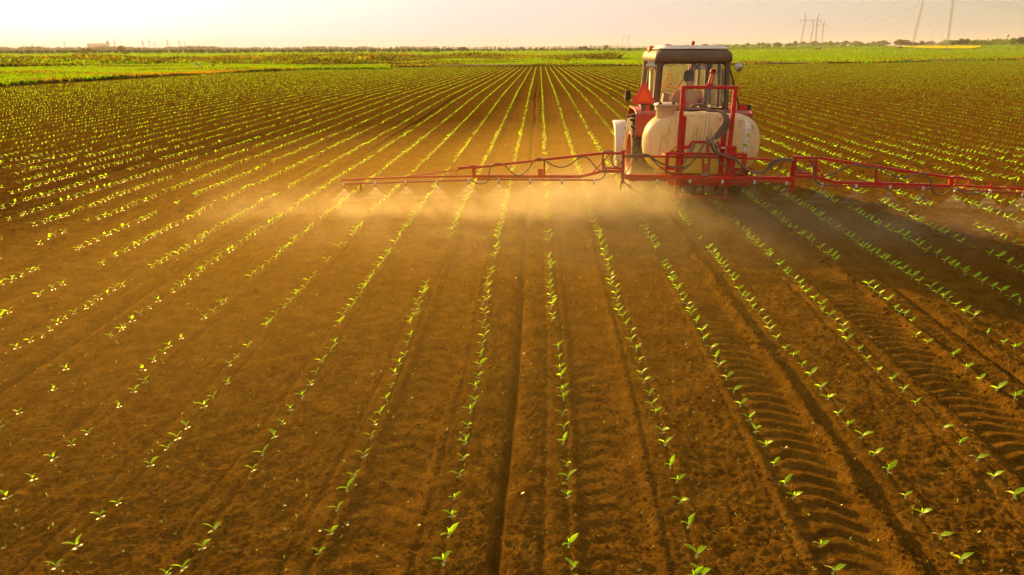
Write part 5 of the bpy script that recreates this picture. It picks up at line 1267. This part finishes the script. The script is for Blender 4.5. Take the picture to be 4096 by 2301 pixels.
# (photo column, distance, height, breadth factor, crown form, colour, label)
HY = lambda px: 203 - 16 * px / 4096
T_ = []
def tree(px, topy, wpx, D, form, colr, lab, base=0):
    H_ = (HY(px) - topy) * D / 2730 + CAM_H; x, y = far(px, D); z0 = gz(x, y); H_ = max(1.5, H_ - z0)
    sw = 1.15 * wpx * D / 2730 / {0: 8.0, 1: 6.4, 2: 10.5, 3: 5.6, 4: 12.5, 5: 8.6}[form]
    nm = 'bush' if H_ < 5 else 'tree'
    t = empty(nm, (x, y, z0 - .05 * H_), random.uniform(0, 6.28)); t.scale = (sw, sw, H_ / 9.6)
    c = bpy.data.objects.new('trunk', TP[form][0][1]); COL.objects.link(c); c.parent = t
    c = bpy.data.objects.new('crown', CROWN[form, colr]); COL.objects.link(c); c.parent = t
    tag(t, lab, nm, 'trees and bushes along the horizon')
G_, D_, U_ = 'tree_green', 'tree_dark', 'tree_rust'
RIGHT = [(2914, 184, 16, 1200, 5, D_), (2948, 180, 18, 1250, 0, G_), (2976, 181, 22, 1000, 4, G_), (2994, 176, 20, 1250, 3, G_), (3019, 182, 14, 1300, 5, D_), (3037, 175, 16, 1150, 1, G_), (3053, 174, 16, 1200, 3, G_), (3074, 177, 24, 1050, 5, G_), (3112, 173, 42, 950, 2, G_), (3160, 176, 30, 1000, 5, G_), (3182, 169, 18, 1400, 1, D_), (3214, 171, 26, 1500, 0, D_), (3258, 168, 34, 1450, 2, D_),
         (3292, 175, 26, 1050, 5, G_), (3303, 172, 20, 1200, 0, G_), (3322, 169, 20, 1000, 1, G_), (3348, 172, 24, 1600, 0, D_), (3380, 168, 30, 1700, 3, D_), (3375, 178, 26, 1000, 4, G_), (3430, 168, 44, 1800, 2, D_), (3455, 179, 46, 1050, 4, D_), (3492, 170, 26, 1700, 5, D_), (3530, 166, 56, 1700, 2, D_), (3600, 162, 52, 900, 2, U_), (3625, 165, 40, 950, 5, U_), (3655, 170, 36, 900, 4, D_), (3688, 167, 26, 1100, 5, U_), (3720, 168, 40, 1900, 2, D_), (3770, 169, 46, 1900, 4, D_)]
for i, (a, b, c, D, f, cl) in enumerate(RIGHT):
    look = {G_: 'bright green', D_: 'dull dark', U_: 'rusty brown'}[cl]
    tree(a, b - 2.5, c, D, f, cl, '%s tree, %s from the left in the line right of the tractor' % (look, ordn(i + 1)))
FARR = [(3815, 165, 40, 760, 2, G_), (3842, 159, 34, 760, 5, G_), (3866, 160, 28, 780, 0, G_), (3896, 162, 40, 820, 4, G_), (3930, 164, 40, 850, 2, G_), (3955, 170, 26, 740, 4, G_), (3985, 159, 50, 1200, 2, D_), (4020, 161, 30, 1200, 5, D_), (4050, 156, 42, 720, 2, G_), (4082, 153, 34, 700, 0, G_), (4120, 156, 50, 700, 2, G_)]
for i, (a, b, c, D, f, cl) in enumerate(FARR):
    tree(a, b - 2, c, D, f, cl, '%s tree, %s behind the yellow rapeseed counting rightwards' % ({G_: 'bushy green', D_: 'greyish'}[cl], ordn(i + 1)))
MID = [(1745, 190, 50, 900, 4, D_, 'low bush left of the middle gap in the horizon'), (1800, 191, 60, 850, 4, D_, 'long dark bush below the hazy pylon'), (1845, 190, 40, 950, 5, D_, 'dark bush between two clumps on the middle horizon'), (1862, 188, 24, 950, 0, D_, 'upright dark tree on the middle horizon clump'), (2005, 193, 12, 720, 5, D_, 'small round bush left of its twin under a pylon'), (2022, 195, 14, 700, 5, D_, 'small round bush right of its twin under a pylon'), (2088, 186, 24, 1100, 2, G_, 'broad crown right of the twin round bushes'), (2170, 191, 20, 900, 5, D_, 'single round bush above the vanishing crop rows'),
       (2325, 187, 24, 1000, 5, D_, 'rounded tree on the horizon left of the tractor'), (2345, 186, 22, 1050, 0, D_, 'taller tree beside the rounded one left of the tractor'), (2373, 193, 12, 800, 5, D_, 'lone small bush left of the tractor'), (2400, 194, 20, 800, 4, D_, 'flat low bush left of the tractor'), (2428, 182, 24, 1300, 3, D_, 'loose-crowned tree left of the tractor cab'), (2518, 192, 20, 750, 5, D_, 'low bush directly left of the tractor roof'), (2750, 180, 22, 900, 0, G_, 'green tree peeking over the cab roof beside the exhaust')]
for a, b, c, D, f, cl, lb in MID: tree(a, b, c, D, f, cl, lb)
tree(357, 188, 60, 900, 4, U_, 'wide rusty bush on the far left below the silo'); tree(490, 184, 34, 900, 5, U_, 'round rusty tree on the far left, right of the silo')
tree(3520, 182, 12, 700, 1, G_, 'small slim green shrub left of the parked car'); tree(3170, 192, 40, 620, 4, G_, 'low green bush below the larger pylon of the pair')

# far woods that read as one mass
def wood(name, cols, seed, colr, lab, size):
    r = random.Random(seed); P, F = [], []
    for px in np.arange(cols[0], cols[1], cols[2]):
        D = r.uniform(*cols[3]); x, y = far(px + r.uniform(-6, 6), D); topy = cols[4] + vnoise(np.array([px / 70.0]), np.array([seed * 1.7]), seed)[0] * cols[5] + r.uniform(-1, 1) * cols[5] * .22
        H_ = max(3.0, (HY(px) - topy) * D / 2730 + CAM_H); w_ = H_ * .5
        bl = [(x, y, gz(x, y) + H_ * .55, w_), (x + r.uniform(-1, 1) * w_, y, H_ * .35, w_ * .8), (x + r.uniform(-1, 1) * w_ * .6, y, H_ * .72, w_ * .5)]
        p, f = leaf_cloud(r, bl, 80, H_ * .10, 1.0); b = len(P); P += p; F += [tuple(b + i for i in q) for q in f]
    m = MB(); m.add(P, F); o = m.build(name, M[colr]); tag(o, lab, 'wood', kind='stuff')
wood('far_woods', (-250, 1700, 4.5, (1700, 2400), 190, 7), 3, 'tree_dark', 'hazy grey-brown wood running along the left horizon', 1)
wood('far_woods', (1600, 4300, 7, (2600, 3400), 187.5, 5), 4, 'tree_dark', 'bluish hazy wood along the right and middle horizon', 1)
wood('scrub_belt', (-250, 1780, 6, (480, 800), 203.5, 3.0), 5, 'tree_dark', 'low dark scrub belt in front of the left wood', 1)
wood('scrub_belt', (1700, 2700, 7, (620, 1100), 200.5, 3.0), 8, 'tree_dark', 'low scrub belt under the middle horizon', 1)
wood('scrub_belt', (2850, 3540, 5, (760, 1200), 186.5, 5.0), 6, 'tree_green', 'low green scrub belt below the right-hand trees', 1)
wood('scrub_belt', (3780, 4300, 5, (800, 1000), 176, 5.0), 9, 'tree_green', 'green scrub belt under the trees behind the rapeseed', 1)

def blades(name, n, afun, rfun, hfun, mats, wts, lab, cat, wk=.0011, lean=.35, seed=1, tri=3):
    g = np.random.default_rng(seed); A = afun(g, n); Rr = rfun(g, A); keep = Rr > 0; A, Rr = A[keep], Rr[keep]; n = len(A)
    X, Y = Rr * np.sin(A), Rr * np.cos(A); Z = G(X, Y) + .08; H_ = hfun(g, X, Y)
    Vs, Fs, Mi = [], [], []
    q_ = vnoise(X * .045, Y * .11, seed + 60) + .55 * vnoise(X * .2, Y * .3, seed + 61) + g.normal(0, .10, n); mi0 = np.searchsorted(np.quantile(q_, np.cumsum(wts)[:-1]), q_)
    for k in range(tri):
        a = g.uniform(0, np.pi, n); w_ = H_ * g.uniform(.10, .22, n) + Rr * wk * g.uniform(.5, 1.3, n); ox, oy = g.normal(0, .5, n) * w_ * 2, g.normal(0, .5, n) * w_ * 2
        dx, dy = np.cos(a) * w_, np.sin(a) * w_; h = H_ * g.uniform(.6, 1.15, n); lx, ly = g.normal(0, lean, n) * h, g.normal(0, lean, n) * h
        v = np.stack([np.stack([X + ox - dx, Y + oy - dy, Z - .12], -1), np.stack([X + ox + dx, Y + oy + dy, Z - .12], -1), np.stack([X + ox + dx * .35 + lx, Y + oy + dy * .35 + ly, Z + h], -1), np.stack([X + ox - dx * .35 + lx, Y + oy - dy * .35 + ly, Z + h * .9], -1)], 1)
        Vs.append(v.reshape(-1, 3)); Mi.append(mi0)
    V = np.concatenate(Vs); F = np.arange(len(V)).reshape(-1, 4)
    o = np_mesh(name, V, F, mats, mi=np.concatenate(Mi)); tag(o, lab, cat, kind='stuff'); return o
# dry verge along the left edge of the brown field
_va = [math.atan2(x, y) for x, y in ((-56.5, 54.1), (-58.9, 75.8), (-54.4, 82.9), (-49.0, 91.4), (-39.2, 98.4))]; _vr = [math.hypot(x, y) for x, y in ((-56.5, 54.1), (-58.9, 75.8), (-54.4, 82.9), (-49.0, 91.4), (-39.2, 98.4))]
def uni(a, b): return lambda g, n: g.uniform(R(a), R(b), n)
def patchy(X, Y, s=.09, k=31): return vnoise(X * s, Y * s * 1.8, k) + .5
vr_ = lambda t0, t1: (lambda g, A: rb(A) + (np.interp(A, _va, _vr) - rb(A)) * g.uniform(t0, t1, len(A)))
blades('dry_grass', 16000, uni(-50, -20), vr_(-.01, .55), lambda g, X, Y: .12 + .34 * patchy(X, Y) * g.uniform(.5, 1, len(X)), [M['blade_dry'], M['scrub'], M['blade']], [.66, .12, .22], 'rough reddish dry grass along the left edge of the brown field', 'grass', seed=2)
blades('verge_grass', 14000, uni(-50, -20), vr_(.45, 1.05), lambda g, X, Y: .18 + .42 * patchy(X, Y) * g.uniform(.5, 1, len(X)), [M['blade_dry'], M['scrub'], M['blade']], [.12, .22, .66], 'tall green verge grass between the dry strip and the crop strip', 'grass', seed=8)
blades('crop_grass', 42000, uni(-50, -12), lambda g, A: np.interp(A, _va, _vr) * g.uniform(1.0, 1.42, len(A)), lambda g, X, Y: .26 + .1 * g.random(len(X)), [M['blade'], M['scrub']], [.92, .08], 'bright green young crop strip beyond the left verge', 'crop', seed=3)
def scrub_r(g, A):
    d = np.degrees(A); r0 = np.interp(d, [-50, -38, -28, -17, -7, 3, 8], [150, 139, 140, 128, 131, 158, 182]); r1 = np.interp(d, [-50, -38, -28, -17, -7, 3, 8], [262, 251, 216, 203, 223, 267, 250])
    t = g.uniform(0, 1, len(A)); return r0 + (r1 - r0) * t ** 1.2
blades('scrub', 26000, uni(-50, 6), scrub_r, lambda g, X, Y: np.maximum(.12, (patchy(X, Y, .05, 33) - .15) * 2.1) * g.uniform(.5, 1.1, len(X)), [M['blade_dry'], M['scrub'], M['blade']], [.06, .80, .14], 'rough olive scrub and weeds between the field and the green crop', 'scrub', seed=4, lean=.5, tri=4)
blades('far_crop', 95000, uni(-50, 47), lambda g, A: (np.maximum(rb(A) * 1.10, np.interp(np.degrees(A), [-50, -38, -28, -17, -7, 3, 8], [240, 235, 205, 196, 200, 240, 0])) + 1) * (900 / 200) ** (g.uniform(0, 1, len(A)) ** 1.15), lambda g, X, Y: .24 + .12 * patchy(X, Y, .02, 35), [M['blade'], M['scrub']], [.93, .07], 'wide green crop reaching to the far trees', 'crop', seed=5)
blades('near_crop', 38000, uni(-8, 47), lambda g, A: rb(A) * g.uniform(1.08, 1.9, len(A)), lambda g, X, Y: .22 + .16 * patchy(X, Y, .03, 37), [M['blade'], M['scrub'], M['blade_dry']], [.88, .06, .06], 'low green crop just beyond the dirt track', 'crop', seed=6)
blades('track_grass', 5000, uni(-20, 47), lambda g, A: rb(A) * g.choice([1.0, 1.078], len(A)) + g.normal(0, .6, len(A)), lambda g, X, Y: .15 + .6 * np.maximum(0, patchy(X, Y, .12, 39) - .3) * g.uniform(.4, 1, len(X)), [M['scrub'], M['blade_dry'], M['blade']], [.4, .3, .3], 'tufts of rough grass along both sides of the dirt track', 'grass', seed=7)

# ------------------------------------------------------------------ air
T, v = vol_mat('air_haze', (.90, .80, .78), 1.3e-4, .1)
o = box_obj('haze', -6500, 6500, -300, 6300, -5.0, 62, T.m); tag(o, 'thin golden haze filling the air over the whole plain', 'haze', kind='stuff')
print('objects', len(bpy.data.objects))
